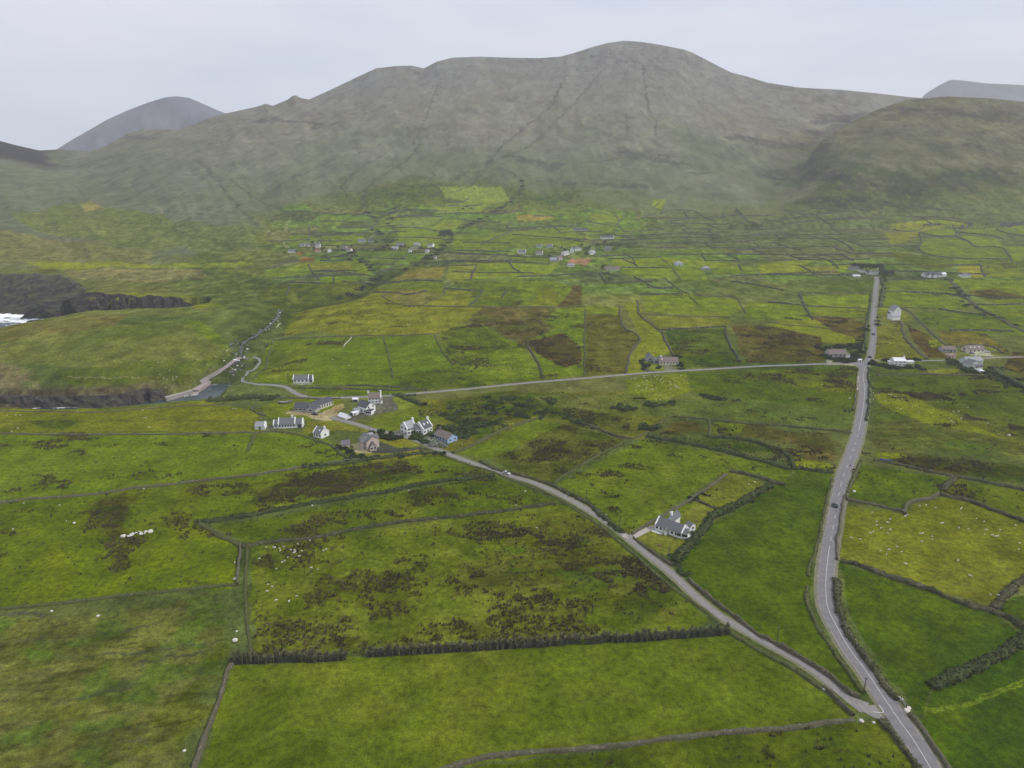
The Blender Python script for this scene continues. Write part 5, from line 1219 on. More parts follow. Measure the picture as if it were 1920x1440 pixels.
# ---------------------------------------------------------------- low garden walls and terraces are in the walls list; here quay, boat, cars, poles
M_CONC = pm('pale_concrete', (0.30,0.275,0.25), var=.14, scale=.7)
M_SAND = pm('sand', (0.46,0.38,0.26), var=.1)
def quay(label, s, z_top, width, mat, name='quay', zt_end=None, base=SEA-1.5):
    P = [at_z(u, v, z_top) for u, v in px(s)]; C = smooth_line([(float(a), float(b)) for a, b in P], 1.5); N = normals(C); n = len(C)
    zt = np.linspace(z_top, z_top if zt_end is None else zt_end, n); V = []
    for a, top in ((-width, 0), (-width, 1), (0, 1), (width, 1), (width, 0)):
        p = C+N*a; V.append(np.column_stack([p, zt if top else np.full(n, base)]))
    V = np.stack(V, 1).reshape(-1, 3); F = [tuple(f) for f in grid_faces(0, n, 5)[:, ::-1]]+[(0,1,2,3,4), tuple((n-1)*5+k for k in (4,3,2,1,0))]
    o = mesh_obj(name, V, F, mat, loc=(float(C[0, 0]), float(C[0, 1]), SEA)); return tag(o, label, 'quay')
quay("pale concrete breakwater arm running out into the harbour from the slipway", "310,744.5 322,741.5 335,737.5 349,733.5 360,731.5", SEA+3.0, 2.0, M_CONC, 'breakwater')
quay("broad pinkish concrete quay along the left side of the harbour", "362,731 372,724.5 384,716 395,708 408,701 420,694", SEA+2.6, 4.0, pm('pink_concrete', (0.30,0.25,0.235), var=.14, scale=.6), 'quay')
strip('slip_road', smooth_line(GP("378,720.5 388,714 400,706 412,699 420,693 428,687 436,681 444,676 453,672"), 1.5), -1.6, 1.6, 0.5, pm('brown_concrete', (0.21,0.185,0.17), var=.16, scale=.6))
quay("steep concrete slipway between breakwater and quay", "372,722.5 368,729 362,737.5", SEA+2.4, 2.4, M_CONC, 'slipway', zt_end=SEA-0.3)
quay("small patch of pale sand at the head of the harbour", "401,716 406,713.5 412,711", SEA+0.8, 1.8, M_SAND, 'sand_patch')
def rock_mesh(name, seed, sub=2):
    import bmesh
    bm = bmesh.new(); bmesh.ops.create_icosphere(bm, subdivisions=sub, radius=1); rng = random.Random(seed); off = rng.uniform(0, 99)
    for v in bm.verts:
        n = float(fbm(v.co.x*1.3+off, v.co.y*1.3+v.co.z*1.7, 3, seed)); v.co *= 0.6+0.8*n
        v.co.z *= 0.62
    me = bpy.data.meshes.new(name); bm.to_mesh(me); bm.free(); return me
M_PALEROCK = pm('pale_boulder', (0.50,0.47,0.42), var=.16, scale=1.5)
M_GREYROCK = pm('grey_boulder', (0.13,0.125,0.125), var=.35, scale=.5)
ROCKS = [rock_mesh('boulder', k) for k in range(4)]
for me in ROCKS: me.materials.append(M_PALEROCK)
ROCKSG = [me.copy() for me in ROCKS]
for me in ROCKSG: me.materials.clear(); me.materials.append(M_GREYROCK)
def place(me, name, u, v, s, label, cat, group=None, rz=None, sink=0.25, P=None):
    o = bpy.data.objects.new(name, me); sc.collection.objects.link(o)
    if P is None: P = G([u], [v])[0]
    o.location = (float(P[0]), float(P[1]), float(P[2])+s*(0.4-sink)); o.scale = (s,)*3; o.rotation_euler = (0, 0, random.uniform(0, 6.3) if rz is None else rz)
    return tag(o, label, cat, group)
rr = random.Random(5)
for i in range(26):
    t = rr.random(); u = 229+t*56; v = 1006-t*10+rr.uniform(-3.2, 3.2)*(1-abs(t-.5))
    place(ROCKS[i % 4], 'boulder', u, v, rr.uniform(.45, 1.0), "pale boulder in the long heap on the brown rushes at the left", 'rock', 'heap of pale boulders')
for u, v, s, lab in [(139,981,.8,"pale boulder alone in the left rushy field"),(441,1086,1.0,"pale boulder at the foot of the thin wall on the left"),(441,1201,1.25,"largest pale boulder beside the overgrown bank left"),
  (444,1184,.6,"small pale boulder above the largest one"),(184,1155,.8,"pale boulder in the brown rough field"),(346,1408,.6,"pale boulder low in the brown rough field near the wall"),(97,1146,.7,"pale boulder on the long bank at the left"),
  (189,1121,.5,"small pale boulder on the far side of the long bank"),(258,1112,.5,"small pale boulder on the long bank, right part"),(1700,1333,1.3,"large pale boulder at the field gateway by the main road"),(1703,1328,.9,"middle pale boulder at the field gateway by the main road"),
  (1688,1311,1.1,"pale stone gate pier across the verge from the junction"),(1615,1352,.9,"pale boulder beside the wall foot below the junction"),(1638,1355,.6,"small pale boulder right beside the junction wall"),(1545,1292,1.0,"round grey boulder at the start of the lane wall"),
  (1700,965,.9,"pale boulder against the crooked wall stub"),(1697,968,.7,"second pale boulder by the crooked wall stub"),(1601,922,1.1,"grey boulder pile beside the road wall corner"),(767,920,.7,"pale boulder in the dark hedge strip"),
  (585,948,.7,"tan boulder low in the dark hedge strip"),(1593,747,.9,"white boulder in the rushy field left of the road"),(1892,816,1.1,"white boulder at the right edge below the bright strip")]:
    place(ROCKS[int(u) % 4], 'boulder', u, v, s*0.78, lab, 'rock')
# boulders of the river bed
for i in range(190):
    t = rr.uniform(0.2, 3.2) if i % 3 else rr.uniform(3, 7.2); k = int(t); f = t-k; a, b = STREAM[k], STREAM[k+1]; x = a[0]+(b[0]-a[0])*f+rr.gauss(0, 5 if t < 3 else 1.2); y = a[1]+(b[1]-a[1])*f+rr.gauss(0, 2.5 if t < 3 else 1.2)
    z = float(H(np.array([x]), np.array([y]))[0])
    place((ROCKSG if rr.random() < .94 else ROCKS)[i % 4], 'boulder', 0, 0, rr.uniform(.35, 1.2), "boulder in the stony river mouth above the harbour", 'rock', 'boulders of the river bed', P=(x, y, max(z, SEA)))
M_FOAMW = pm('white_water', (0.75,0.77,0.78), var=.06)
strip('stream', smooth_line(STREAM[1:9], 2.0), -0.5, 0.5, 0.12, pm('stream_water', (0.06,0.07,0.075), var=.5, scale=.5, rough=.15))
# ---------------------------------------------------------------- cars
def paint_mat(name, c): return mat_noise(name, tuple(np.array(c)*.95), tuple(np.array(c)), 3, 0.28, spec=.6)
M_TYRE = pm('tyre_rubber', (0.02,0.02,0.02), var=.1); M_RIM = pm('alloy', (0.35,0.35,0.36), metal=.8, rough=.35)
M_LAMP = pm('lamp_glass', (0.6,0.6,0.58), rough=.2); M_TAIL = pm('tail_glass', (0.3,0.02,0.02), rough=.2)
def car(label, u, v, head, col, L=4.2, Wd=1.8, van=False, group=None, zoff=0.1):
    P = G([u], [v])[0]; r = empty('van' if van else 'car', (float(P[0]), float(P[1]), float(P[2])+zoff), label, 'van' if van else 'car', group)
    r.rotation_euler = (0, 0, head); pmn = paint_mat('car_paint', col); h = L/2; w = Wd/2
    if van: prof = [(-h,.35),(-h,1.7),(-h+.15,1.95),(h-1.5,1.95),(h-.75,1.2),(h-.1,1.0),(h,.75),(h,.35)]
    else: prof = [(-h,.35),(-h,.75),(-h+.12,.95),(-h+.75,.98),(h-1.25,.95),(h-.25,.78),(h,.62),(h,.35)]
    def loft(m, prof, ws):
        n = len(prof); V = []
        for s_ in (-1, -.86, .86, 1):
            for k, (x, z) in enumerate(prof):
                sh = 1 if abs(s_) < .9 else 0.93; V.append((x*(1 if abs(s_) < .9 else .985), s_*ws[k], .35+(z-.35)*sh))
        F = []
        for j in range(3):
            for k in range(n): a = j*n+k; b = j*n+(k+1) % n; F.append((a, b, b+n, a+n))
        F.append(tuple(range(n-1, -1, -1))); F.append(tuple(range(3*n, 4*n))); m.add(V, F)
    m = MB(); loft(m, prof, [w]*len(prof)); m.build('body', pmn, r, smooth=False)
    if not van:
        m = MB(); cp = [(-h+.45,.93),(-h+.95,1.42),(h-2.1,1.45),(h-1.2,.92)]; loft(m, cp, [w*.95, w*.78, w*.78, w*.95]); m.build('window', M_GLASS, r)
        m = MB(); m.box(-h+.98, h-2.12, -w*.76, w*.76, 1.44, 1.50); m.build('roof', pmn, r)
    else:
        m = MB(); m.add([(h-1.46,-w*.85,1.9),(h-.78,-w*.85,1.25),(h-.78,w*.85,1.25),(h-1.46,w*.85,1.9)], [(0,1,2,3)]); m.V = [(x+.03, y, z+.03) for x, y, z in m.V]; m.build('windscreen', M_GLASS, r)
        for s_ in (-1, 1): m = MB(); m.box(h-2.2, h-1.3, s_*w-.015, s_*w+.015, 1.25, 1.75); m.build('window', M_GLASS, r)
    for sx in (-1, 1):
        for sy in (-1, 1):
            m = MB(); m.cyl(0, 0, -.11, .11, .33, n=16); m.V = [(x+sx*(h-.85), z+sy*(w-.10), y+.33) for x, y, z in m.V]; wl = m.build('wheel', M_TYRE, r)
            m = MB(); m.cyl(0, 0, -.12, .12, .19, n=12); m.V = [(x+sx*(h-.85), z+sy*(w-.085), y+.33) for x, y, z in m.V]; m.build('rim', M_RIM, wl)
    for sy in (-1, 1):
        m = MB(); m.box(h-.06, h+.02, sy*w*.72-.16, sy*w*.72+.16, .55, .70); m.build('headlight', M_LAMP, r)
        m = MB(); m.box(-h-.02, -h+.05, sy*w*.8-.12, sy*w*.8+.12, .6, .85); m.build('tail_light', M_TAIL, r)
    return r
car("silver car driving down the narrow lane towards the cottage", 950, 889, R(-35), (0.42,0.43,0.45))
car("small dark green car with pale windscreen on the main road", 1565.5, 949, R(80), (0.02,0.04,0.04), zoff=0.13)
car("dark blue car far along the straight road", 1637, 627.5, R(95), (0.03,0.04,0.08), zoff=0.2)
car("black car waiting just above the crossing", 1630.5, 670.5, R(80), (0.015,0.015,0.018), zoff=0.2)
car("white van parked at the head of the harbour", 443.5, 677.5, R(15), (0.75,0.75,0.75), L=5.2, Wd=2.0, van=True, zoff=0.0)
car("dark car parked outside the grey bungalow", 591, 778, R(-10), (0.02,0.022,0.028))
car("black car in the yard of the dark roofed white house", 661, 778.5, R(20), (0.012,0.012,0.014))
car("blue grey car parked under the three skylight house", 1822, 663.5, R(0), (0.12,0.15,0.22)); car("white car parked right of the three skylight house", 1850, 660.5, R(0), (0.7,0.7,0.7))
# ---------------------------------------------------------------- boat on the grass
def boat():
    P = GP("521,757 548,755"); A, B = P[0], P[1]; L = float(np.hypot(*(B-A)[:2])); a = math.atan2(B[1]-A[1], B[0]-A[0])
    r = empty('boat', (float(A[0]), float(A[1]), float(A[2])), "long grey wooden boat resting on the grass above the harbour road", 'boat'); r.rotation_euler = (0, 0, a)
    n = 16; V = []; F = []
    for i in range(n+1):
        t = i/n; w = 1.5*math.sin(math.pi*min(max(t, .02), .98))**.55; sh = 1.0+1.1*abs(2*t-1)**2.5; ke = 0.15+0.7*abs(2*t-1)**4
        for a_, zz in ((-1, 1), (-.8, .45), (-.35, .08), (0, 0), (.35, .08), (.8, .45), (1, 1), (.88, 1), (.3, .2), (-.3, .2), (-.88, 1)): V.append((t*L, a_*w, ke+(sh-ke)*zz))
    k = 11
    for i in range(n):
        for j in range(k): F.append((i*k+j, (i+1)*k+j, (i+1)*k+(j+1) % k, i*k+(j+1) % k))
    mesh_obj('hull', V, F, pm('weathered_wood', (0.20,0.19,0.19), var=.2, scale=2), parent=r)
    for t in (.2, .4, .6, .8):
        w = 1.4*math.sin(math.pi*t)**.55; m = MB(); m.box(t*L-.15, t*L+.15, -w, w, .72, .8); m.build('thwart', M_CONC, r)
boat()
# ---------------------------------------------------------------- telephone poles
M_POLE = pm('pole_wood', (0.07,0.06,0.05), var=.2)
def make_pole():
    r = empty('telephone_pole', (0, 0, 0), 'x', 'pole', 'telephone poles')
    m = MB(); m.cyl(0, 0, -.5, 8.0, .16, .11, 8); m.build('pole', M_POLE, r)
    m = MB(); m.box(-.65, .65, -.06, .06, 7.35, 7.5); m.build('crossarm', M_POLE, r)
    for x in (-.55, -.2, .2, .55): m = MB(); m.cyl(x, 0, 7.5, 7.65, .04, .03, 6); m.build('insulator', M_FRAME, r)
    return r
pole0 = make_pole(); first = True
for u, v, lab in [(649.5,743.5,"telephone pole by the cross road above the grey bungalow"),(727,741.5,"telephone pole left of the clipped lawn hedge"),(1100,939,"telephone pole in the hedge left of the middle field"),(1162,989,"telephone pole in the hedge above the cottage drive"),
   (1253,1052,"telephone pole at the bottom of the cottage lawn"),(1457,1203,"pale thin pole behind the lane wall"),(1619,1301,"thin pole at the tip of the long dark green field"),(693,815,"telephone pole behind the beige stone house"),(789,790,"thin pole behind the white house with two wings"),
   (540,714,"telephone pole above the solitary white cottage"),(681,722,"telephone pole beyond the cross road"),(744,828,"telephone pole beside the yellow lawn of the stone house")]:
    if first: r = pole0; first = False
    else:
        r = pole0.copy(); sc.collection.objects.link(r)
        for ch in pole0.children: c = ch.copy(); sc.collection.objects.link(c); c.parent = r
    P = G([u], [v])[0]; r.location = tuple(map(float, P)); r.rotation_euler = (0, 0, random.uniform(-.6, .6)); r['label'] = lab
    if v > 1190 or v < 745: r.scale = (1, 1, .75)
# gate at the lane end, picnic table, flower bed, blue drums
def picnic():
    P = G([1294], [983.5])[0]; r = empty('garden_table', tuple(map(float, P)), "small white garden table with benches on the cottage lawn", 'table')
    m = MB(); m.box(-1, 1, -.4, .4, .70, .76); m.build('table_top', M_FRAME, r)
    for s_ in (-1, 1): m = MB(); m.box(-1, 1, s_*.85-.14, s_*.85+.14, .42, .47); m.build('bench', M_FRAME, r)
    for s_ in (-.7, .7): m = MB(); m.box(s_-.05, s_+.05, -.85, .85, .3, .38); m.box(s_-.05, s_+.05, -.3, -.2, 0, .7); m.box(s_-.05, s_+.05, .2, .3, 0, .7); m.build('leg', M_FRAME, r)
picnic()
M_BLUEP = pm('blue_plastic', (0.03,0.06,0.28), var=.1, rough=.4)
for i in range(7):
    P = G([1651+i*3.3], [863.5+i*.35])[0]; m = MB(); m.cyl(0, 0, 0, .95, .42, .42, 12); m.cyl(0, 0, .95, 1.0, .36, .36, 12)
    o = m.build('drum', M_BLUEP); o.location = tuple(map(float, P)); tag(o, "blue plastic drum in the row along the rushy ditch by the road", 'drum', 'row of blue drums')
m = MB(); m.cyl(0, 0, 0, .25, .9, .8, 14); o = m.build('flower_bed', pm('bed_soil', (0.10,0.05,0.035), var=.3)); P = G([1236], [1023])[0]; o.location = tuple(map(float, P)); tag(o, "small round dark flower bed in the cottage front lawn", 'flower bed')
def gate(u1, v1, u2, v2, lab):
    P = G([u1, u2], [v1, v2]); L = float(np.hypot(*(P[1]-P[0])[:2])); r = empty('field_gate', tuple(map(float, P[0])), lab, 'gate'); r.rotation_euler = (0, 0, math.atan2(P[1][1]-P[0][1], P[1][0]-P[0][0]))
    for x in (0, L): m = MB(); m.box(x-.1, x+.1, -.1, .1, -.3, 1.4); m.build('post', M_POLE, r)
    m = MB()
    for z in (.25, .5, .75, 1.0, 1.25): m.box(.1, L-.1, -.025, .025, z-.03, z+.03)
    for x in (.12, L/2, L-.12): m.box(x-.03, x+.03, -.03, .03, .2, 1.28)
    m.build('bars', M_RIM, r)
gate(1689, 1313, 1699, 1328, "metal field gate right of the main road at the junction"); gate(1180, 1003, 1187, 1008.5, "open metal gate at the driveway mouth of the cottage")
# ---------------------------------------------------------------- sheep
def skin_mesh(name, nodes, edges, mat, sub=1):
    me = bpy.data.meshes.new(name); me.from_pydata([n[:3] for n in nodes], edges, []); o = bpy.data.objects.new(name, me); sc.collection.objects.link(o)
    mo = o.modifiers.new('s', 'SKIN'); sv = me.skin_vertices[0].data
    for i, n in enumerate(nodes): sv[i].radius = (n[3], n[4] if len(n) > 4 else n[3])
    sv[0].use_root = True; ms = o.modifiers.new('d', 'SUBSURF'); ms.levels = sub
    dg = bpy.context.evaluated_depsgraph_get(); r = bpy.data.meshes.new_from_object(o.evaluated_get(dg)); bpy.data.objects.remove(o); r.name = name; r.materials.clear(); r.materials.append(mat); return r
M_WOOL = pm('wool', (0.56,0.53,0.47), var=.08, scale=6, rough=1)
nodes = [(-.45,0,.68,.20,.22),(-.2,0,.72,.27,.28),(.15,0,.73,.28,.28),(.42,0,.72,.22,.24),(.58,0,.72,.13,.13),(.74,0,.60,.10,.10),(.90,0,.44,.07,.07),(-.60,0,.62,.06,.06),
 (-.38,.14,.42,.07,.07),(-.40,.14,.22,.035,.035),(-.38,.14,.02,.03,.03),(-.38,-.14,.42,.07,.07),(-.40,-.14,.22,.035,.035),(-.38,-.14,.02,.03,.03),
 (.36,.13,.42,.06,.06),(.37,.13,.22,.033,.033),(.36,.13,.02,.03,.03),(.36,-.13,.42,.06,.06),(.37,-.13,.22,.033,.033),(.36,-.13,.02,.03,.03),(.72,.12,.63,.03,.03),(.72,-.12,.63,.03,.03)]
edges = [(1,0),(1,2),(2,3),(3,4),(4,5),(5,6),(0,7),(0,8),(8,9),(9,10),(0,11),(11,12),(12,13),(3,14),(14,15),(15,16),(3,17),(17,18),(18,19),(5,20),(5,21)]
SHEEP = skin_mesh('sheep', nodes, edges, M_WOOL)
def flock(lab, group, pts, s=0.80):
    P = G([p[0] for p in pts], [p[1] for p in pts])
    for p in P:
        o = bpy.data.objects.new('sheep', SHEEP); sc.collection.objects.link(o); o.location = tuple(map(float, p)); o.rotation_euler = (0, 0, rr.choice([0, 3.14])+rr.gauss(0, .7)); o.scale = (s*rr.uniform(.8, 1.15),)*3
        tag(o, lab, 'sheep', group)
c4 = lambda L, ox, oy: [(ox+a/4, oy+b/4) for a, b in L]
flock("white sheep grazing in the olive field right of the main road", "sheep in the olive field right of the road", c4([(783,968),(815,1037),(895,1045),(816,1065),(848,1086),(918,1098),(790,1113),(768,1122),(895,1122),(624,1160),(693,1170),(1144,1128),(1160,1124),(1230,1148),(1234,1170),(1154,1186),(968,1226),(908,1250),(888,1284),(844,1256),(1004,1262),(1025,1350),(1036,1356),(1312,1047),(1430,1083),(1500,1090),(1564,1014),(1620,1037),(1638,1099),(1622,1133),(1680,1140),(1706,1148),(1722,1148),(1856,1065),(1888,1198),(1880,1244),(1424,1330),(1450,935),(1256,932),(1186,912),(1138,918),(1510,1440),(1522,1446),(1665,1585),(1725,1590),(1445,942),(1740,1100),(1300,1050),(917,1020)], 1440, 720))
flock("white sheep grazing in the left part of the big rushy field", "sheep in the big rushy field", c4([(75,1228),(130,1230),(145,1233),(178,1240),(182,1255),(210,1226),(262,1252),(288,1255),(282,1272),(290,1268),(342,1258),(314,1206),(404,1178),(506,1256),(528,1246),(326,1298),(240,1306),(214,1330),(196,1342),(28,1315),(152,1392),(416,1384),(462,1396),(92,1508),(123,1525),(85,1560),(303,1597),(153,1626),(248,1637)], 480, 720))
flock("white sheep in the small paddock behind the cottage lawn", "two sheep in the small paddock", c4([(1777,757),(1820,742)], 960, 720))
flock("white sheep on the green slope of the headland above the quay", "sheep on the headland", [(304,679.5),(297,681),(350,666),(318,696),(300,703),(295,709),(324,708),(332,708),(313,713),(325,713),(307,710),(389,685),(405,670),(357,715),(311,728),(362,668),(13,623),(8,660),(430,666)])
flock("white sheep in the yellow clifftop field", "sheep in the clifftop field", c4([(55,240),(120,238),(155,237),(1070,200),(1080,258),(1095,257),(1120,330),(135,335),(90,360),(1750,188),(1770,190)], 0, 720))
flock("white sheep in the yellow pasture above the bright green one", "sheep in the yellow pasture", c4([(770,895),(1030,910),(1130,870),(1135,918),(1150,920),(850,962),(898,965),(800,740),(1275,940),(1235,890),(960,852),(1520,930),(760,895),(1450,1010),(574,1180),(745,1280),(840,1288),(700,1225),(1275,1070),(1636,1180),(1720,1180),(1150,875),(640,910)], 480, 380))
flock("white sheep in the small bright field below the cross road", "flock below the cross road", [(rr.uniform(1180, 1284), rr.uniform(704, 733)) for _ in range(44)]+[(1230,750),(1238,751),(1248,746),(1260,743),(1238,742)])
flock("white sheep on the bright strip right of the main road", "sheep on the bright strip", c4([(790,70),(800,90),(830,80),(905,80),(920,85),(955,100),(980,125),(1005,115),(790,125),(970,185),(995,190),(1225,220),(1390,210),(1430,210),(1355,262),(1370,280),(1385,292),(1450,265),(1448,258),(925,82),(1500,180),(1650,300),(880,130),(1130,215)], 1440, 720))
flock("white sheep beside the lane and rushy fields, far apart", "scattered sheep", c4([(30,915),(100,810),(188,1085),(705,985)], 960, 720)+c4([(557,1045),(500,1033),(100,1093),(180,900),(445,912),(1080,790),(1762,1345)], 0, 720))
# ---------------------------------------------------------------- rush tufts in the wet fields (ground cover)
def rushes():
    rng = np.random.default_rng(3); X = []; Y = []; RU = []
    for (col, ru, rg, s_), P in zip(FIELDS, POLYW):
        if ru <= 0.005: continue
        x0, y0 = P.min(0); x1, y1 = P.max(0)
        if y0 > 700: continue
        y1 = min(y1, 720); n = int((x1-x0)*(y1-y0)*1.3); x = rng.uniform(x0, x1, n); y = rng.uniform(y0, y1, n)
        ins = inpoly(x, y, P); x, y = x[ins], y[ins]
        cov = ss(0.65-0.26*ru, 0.71-0.26*ru, fbm(x/22, y/14, 4, 101)); cov = np.clip(cov*0.55+ru*0.055+0.006, 0, 1)*(fbm(x/6, y/5, 2, 55) > 0.40)
        k = rng.random(len(x)) < cov*np.where(y < 420, 1, 0.6); X.append(x[k]); Y.append(y[k])
    x = np.concatenate(X); y = np.concatenate(Y); n = len(x); print('tufts', n)
    z = H(x, y); B = 8; a = rng.uniform(0, 2*math.pi, (n, B)); h = rng.uniform(0.40, 0.95, n)[:, None]*rng.uniform(.7, 1.1, (n, B)); r0 = rng.uniform(.18, .55, n)[:, None]
    bx = x[:, None]+np.cos(a)*r0*.7; by = y[:, None]+np.sin(a)*r0*.7; tx = x[:, None]+np.cos(a)*r0*1.6; ty = y[:, None]+np.sin(a)*r0*1.6; w_ = 0.24
    V = np.stack([np.stack([bx-np.sin(a)*w_, by+np.cos(a)*w_, z[:, None]+a*0-.05], -1), np.stack([bx+np.sin(a)*w_, by-np.cos(a)*w_, z[:, None]+a*0-.05], -1), np.stack([tx, ty, z[:, None]+h], -1)], 2).reshape(-1, 3)
    m = veg_mat('rush_blades', (0.038,0.036,0.014), (0.085,0.068,0.030), (0.14,0.11,0.05), 0.12, (0.5, 0.7), 0.0)
    o = mesh_obj('rushes', V, np.arange(len(V)).reshape(-1, 3), m); tag(o, 'dark brown and green tufts of rushes growing in the wet fields', 'rushes', kind='stuff')
rushes()
# ---------------------------------------------------------------- shrubs and trees
SHM = {'g': veg_mat('shrub_leaves', (0.028,0.044,0.014), (0.080,0.110,0.034), (0.10,0.11,0.05), 1.3, (0.6, 0.75), 0),
       'k': veg_mat('dark_shrub_leaves', (0.018,0.028,0.012), (0.050,0.066,0.026), (0.07,0.07,0.04), 1.3, (0.6, 0.75), 0),
       'o': veg_mat('olive_shrub_leaves', (0.045,0.055,0.022), (0.085,0.10,0.045), (0.14,0.13,0.08), 1.3, (0.55, 0.7), 0),
       'v': veg_mat('silver_shrub_leaves', (0.13,0.15,0.11), (0.24,0.26,0.19), (0.34,0.35,0.28), 1.6, (0.5, 0.7), 0)}
def shrub_mesh(seed, kind, n, flat):
    rng = np.random.default_rng(seed); L = rng.integers(4, 8); ce = rng.normal(size=(L, 3))*[.55, .55, .2]; ce[:, 2] = np.abs(ce[:, 2])+.25; ra = rng.uniform(.38, .7, L)
    i = rng.integers(0, L, n); d = rng.normal(size=(n, 3)); d /= np.linalg.norm(d, axis=1)[:, None]; d[:, 2] = np.abs(d[:, 2])*1.0-.15
    P = ce[i]+d*(ra[i]*rng.uniform(.72, 1.05, n)**.5)[:, None]; P[:, 2] = np.maximum(P[:, 2]*flat, 0.02)
    V, F = leafs(P, 0.42, rng); me = bpy.data.meshes.new('shrub'); me.from_pydata(V.tolist(), [], F.tolist()); me.materials.append(SHM[kind]); return me
SM = {k: [shrub_mesh(10*j+ord(k), k, 330, .95) for j in range(3)] for k in SHM}
SMF = {k: [shrub_mesh(10*j+ord(k)+5, k, 120, .8) for j in range(2)] for k in SHM}
def shrubs(lab, group, pts, kind, size, cat='shrub', name='shrub'):
    P = G([p[0] for p in pts], [p[1] for p in pts])
    for i, p in enumerate(P):
        far = p[1] > 620; me = (SMF if far else SM)[kind][i % (2 if far else 3)]; s = size*rr.uniform(.65, 1.35)
        o = bpy.data.objects.new(name, me); sc.collection.objects.link(o); o.location = (float(p[0]), float(p[1]), float(p[2])-.05*s); o.rotation_euler = (0, 0, rr.uniform(0, 6.3)); o.scale = (s*rr.uniform(.9, 1.5), s, s*rr.uniform(.6, .95))
        tag(o, lab, cat, group)
def scat(poly, n):
    P = px(poly); us = [p[0] for p in P]; vs = [p[1] for p in P]; out_ = []
    while len(out_) < n:
        u, v = rr.uniform(min(us), max(us)), rr.uniform(min(vs), max(vs))
        if inpoly(np.array([u]), np.array([v]), P)[0]: out_.append((u, v))
    return out_
shrubs("dark green scrub bush on the rough ground between the cross road and the lane", "bushes on the rough scrub ground", scat("830,765 900,742 990,745 1060,775 1090,790 1000,785 940,805 900,828 850,812 826,790", 62), 'g', 1.5)
shrubs("low dark bush in the scrub right of the cottages", "bushes on the rough scrub ground, darker", scat("860,770 960,752 1050,778 960,795 880,815", 26), 'k', 1.3)
shrubs("garden shrub around the white house with two wings and the blue gabled bungalow", "garden shrubs of the two winged house", [(784,822),(789,826),(796,824),(802,820),(808,817),(813,815),(818,812),(783,818),(776,822),(792,830),(800,829),(870,790),(862,802),(850,808),(858,816),(868,812),(878,806),(885,800),(846,800),(838,806),(828,800),(822,803),(876,818),(888,812),(866,822),(880,795),(895,800),(905,795)], 'g', 2.0)
shrubs("large silvery grey bush in front of the blue gabled bungalow", "silvery bushes by the bungalow", [(806,826.5),(812,829),(818,831),(824,833),(829,835),(833,837),(821,836),(813,833)], 'v', 2.0)
shrubs("dark round bush on the left of the lane above the stone house lawn", "dark bushes above the stone house lawn", [(711,815),(716,817),(722,819),(727,818),(733,821),(739,822),(706,812),(745,823)], 'k', 2.2)
shrubs("small dark bush along the stone house boundary", "bushes by the stone house garage", [(651,845),(657,849),(662,853),(636,843),(642,838),(675,858),(683,860),(668,856)], 'k', 1.5)
shrubs("low green bush on the bank below the stone house", "bushes on the bank below the stone house", scat("560,873 700,855 830,846 832,852 700,862 562,879", 34), 'k', 1.2)
shrubs("green garden shrub at the roadside house gable", "shrubs of the roadside house", [(1203,679),(1206,683),(1209,688),(1207,692),(1212,686),(1228,675),(1232,674),(1269,674),(1272,680),(1275,686),(1277,692),(1274,670),(1236,688),(1234,690)], 'k', 1.9)
shrubs("dense green hedge bush around the brown roofed bungalow at the crossing", "bushes around the brown roofed bungalow", [(1562,674),(1566,675),(1573,677),(1580,678),(1587,678),(1594,678),(1600,677),(1604,672),(1598,668),(1603,664),(1608,660),(1612,668),(1610,655),(1548,662),(1545,668),(1550,654),(1560,652),(1570,651),(1582,652),(1592,656),(1600,650),(1614,648),(1618,655),(1618,662),(1540,655)], 'k', 2.6)
shrubs("dark green bush in the line right of the crossing", "bushes right of the crossing", [(1634,682),(1640,684),(1646,685),(1652,686),(1658,687),(1664,688),(1670,690),(1677,691),(1684,690),(1690,691),(1697,691),(1704,689),(1711,689),(1718,690),(1725,692),(1732,694),(1665,677),(1658,676),(1710,676),(1720,675)], 'k', 2.4)
shrubs("garden bush around the pale roofed gabled house at the right", "bushes of the right hand garden", [(1800,688),(1806,692),(1812,694),(1820,697),(1828,699),(1850,695),(1858,698),(1864,703),(1870,708),(1855,705),(1846,700),(1808,684),(1800,680),(1793,678),(1786,683),(1862,690),(1868,694),(1876,714),(1884,720),(1780,676)], 'g', 2.5)
shrubs("dark bush running down the bank towards the right edge", "bushes of the right hand bank", [(1872,700),(1882,708),(1892,714),(1902,720),(1912,727),(1920,734),(1896,722),(1908,712)], 'k', 2.2)
shrubs("scrub bush along the winding stream bank on the far right", "bushes of the far right stream bank", [(1782,526),(1788,533),(1796,541),(1803,548),(1810,556),(1816,562),(1822,568),(1806,566),(1812,574),(1830,578),(1840,582),(1852,588),(1864,593),(1876,598),(1888,605),(1900,611),(1798,552),(1790,542)], 'k', 2.6)
shrubs("hedge bush along the right of the far straight road", "bushes of the far straight road", [(1655,523),(1659,528),(1657,535),(1656,542),(1655,549),(1654,557),(1652,565),(1649,573),(1646,603),(1647,610),(1646,596),(1624,612),(1622,620),(1618,630),(1614,640),(1613,632),(1611,645)], 'k', 2.4)
shrubs("bush on the dry slopes of the small valley beside the stream", "bushes along the upper stream", [(640,470),(652,476),(662,482),(672,488),(655,488),(680,492),(690,498),(664,474),(694,503),(700,508),(645,480),(705,470),(716,440),(722,450),(730,455),(712,435),(700,432),(726,462),(735,468),(826,470),(832,462),(838,456),(845,450),(822,478),(740,452),(758,505),(780,498),(790,492),(800,486),(808,480),(676,545),(684,540),(692,534),(702,526),(714,520),(650,552),(662,556),(640,560)], 'k', 4.0)
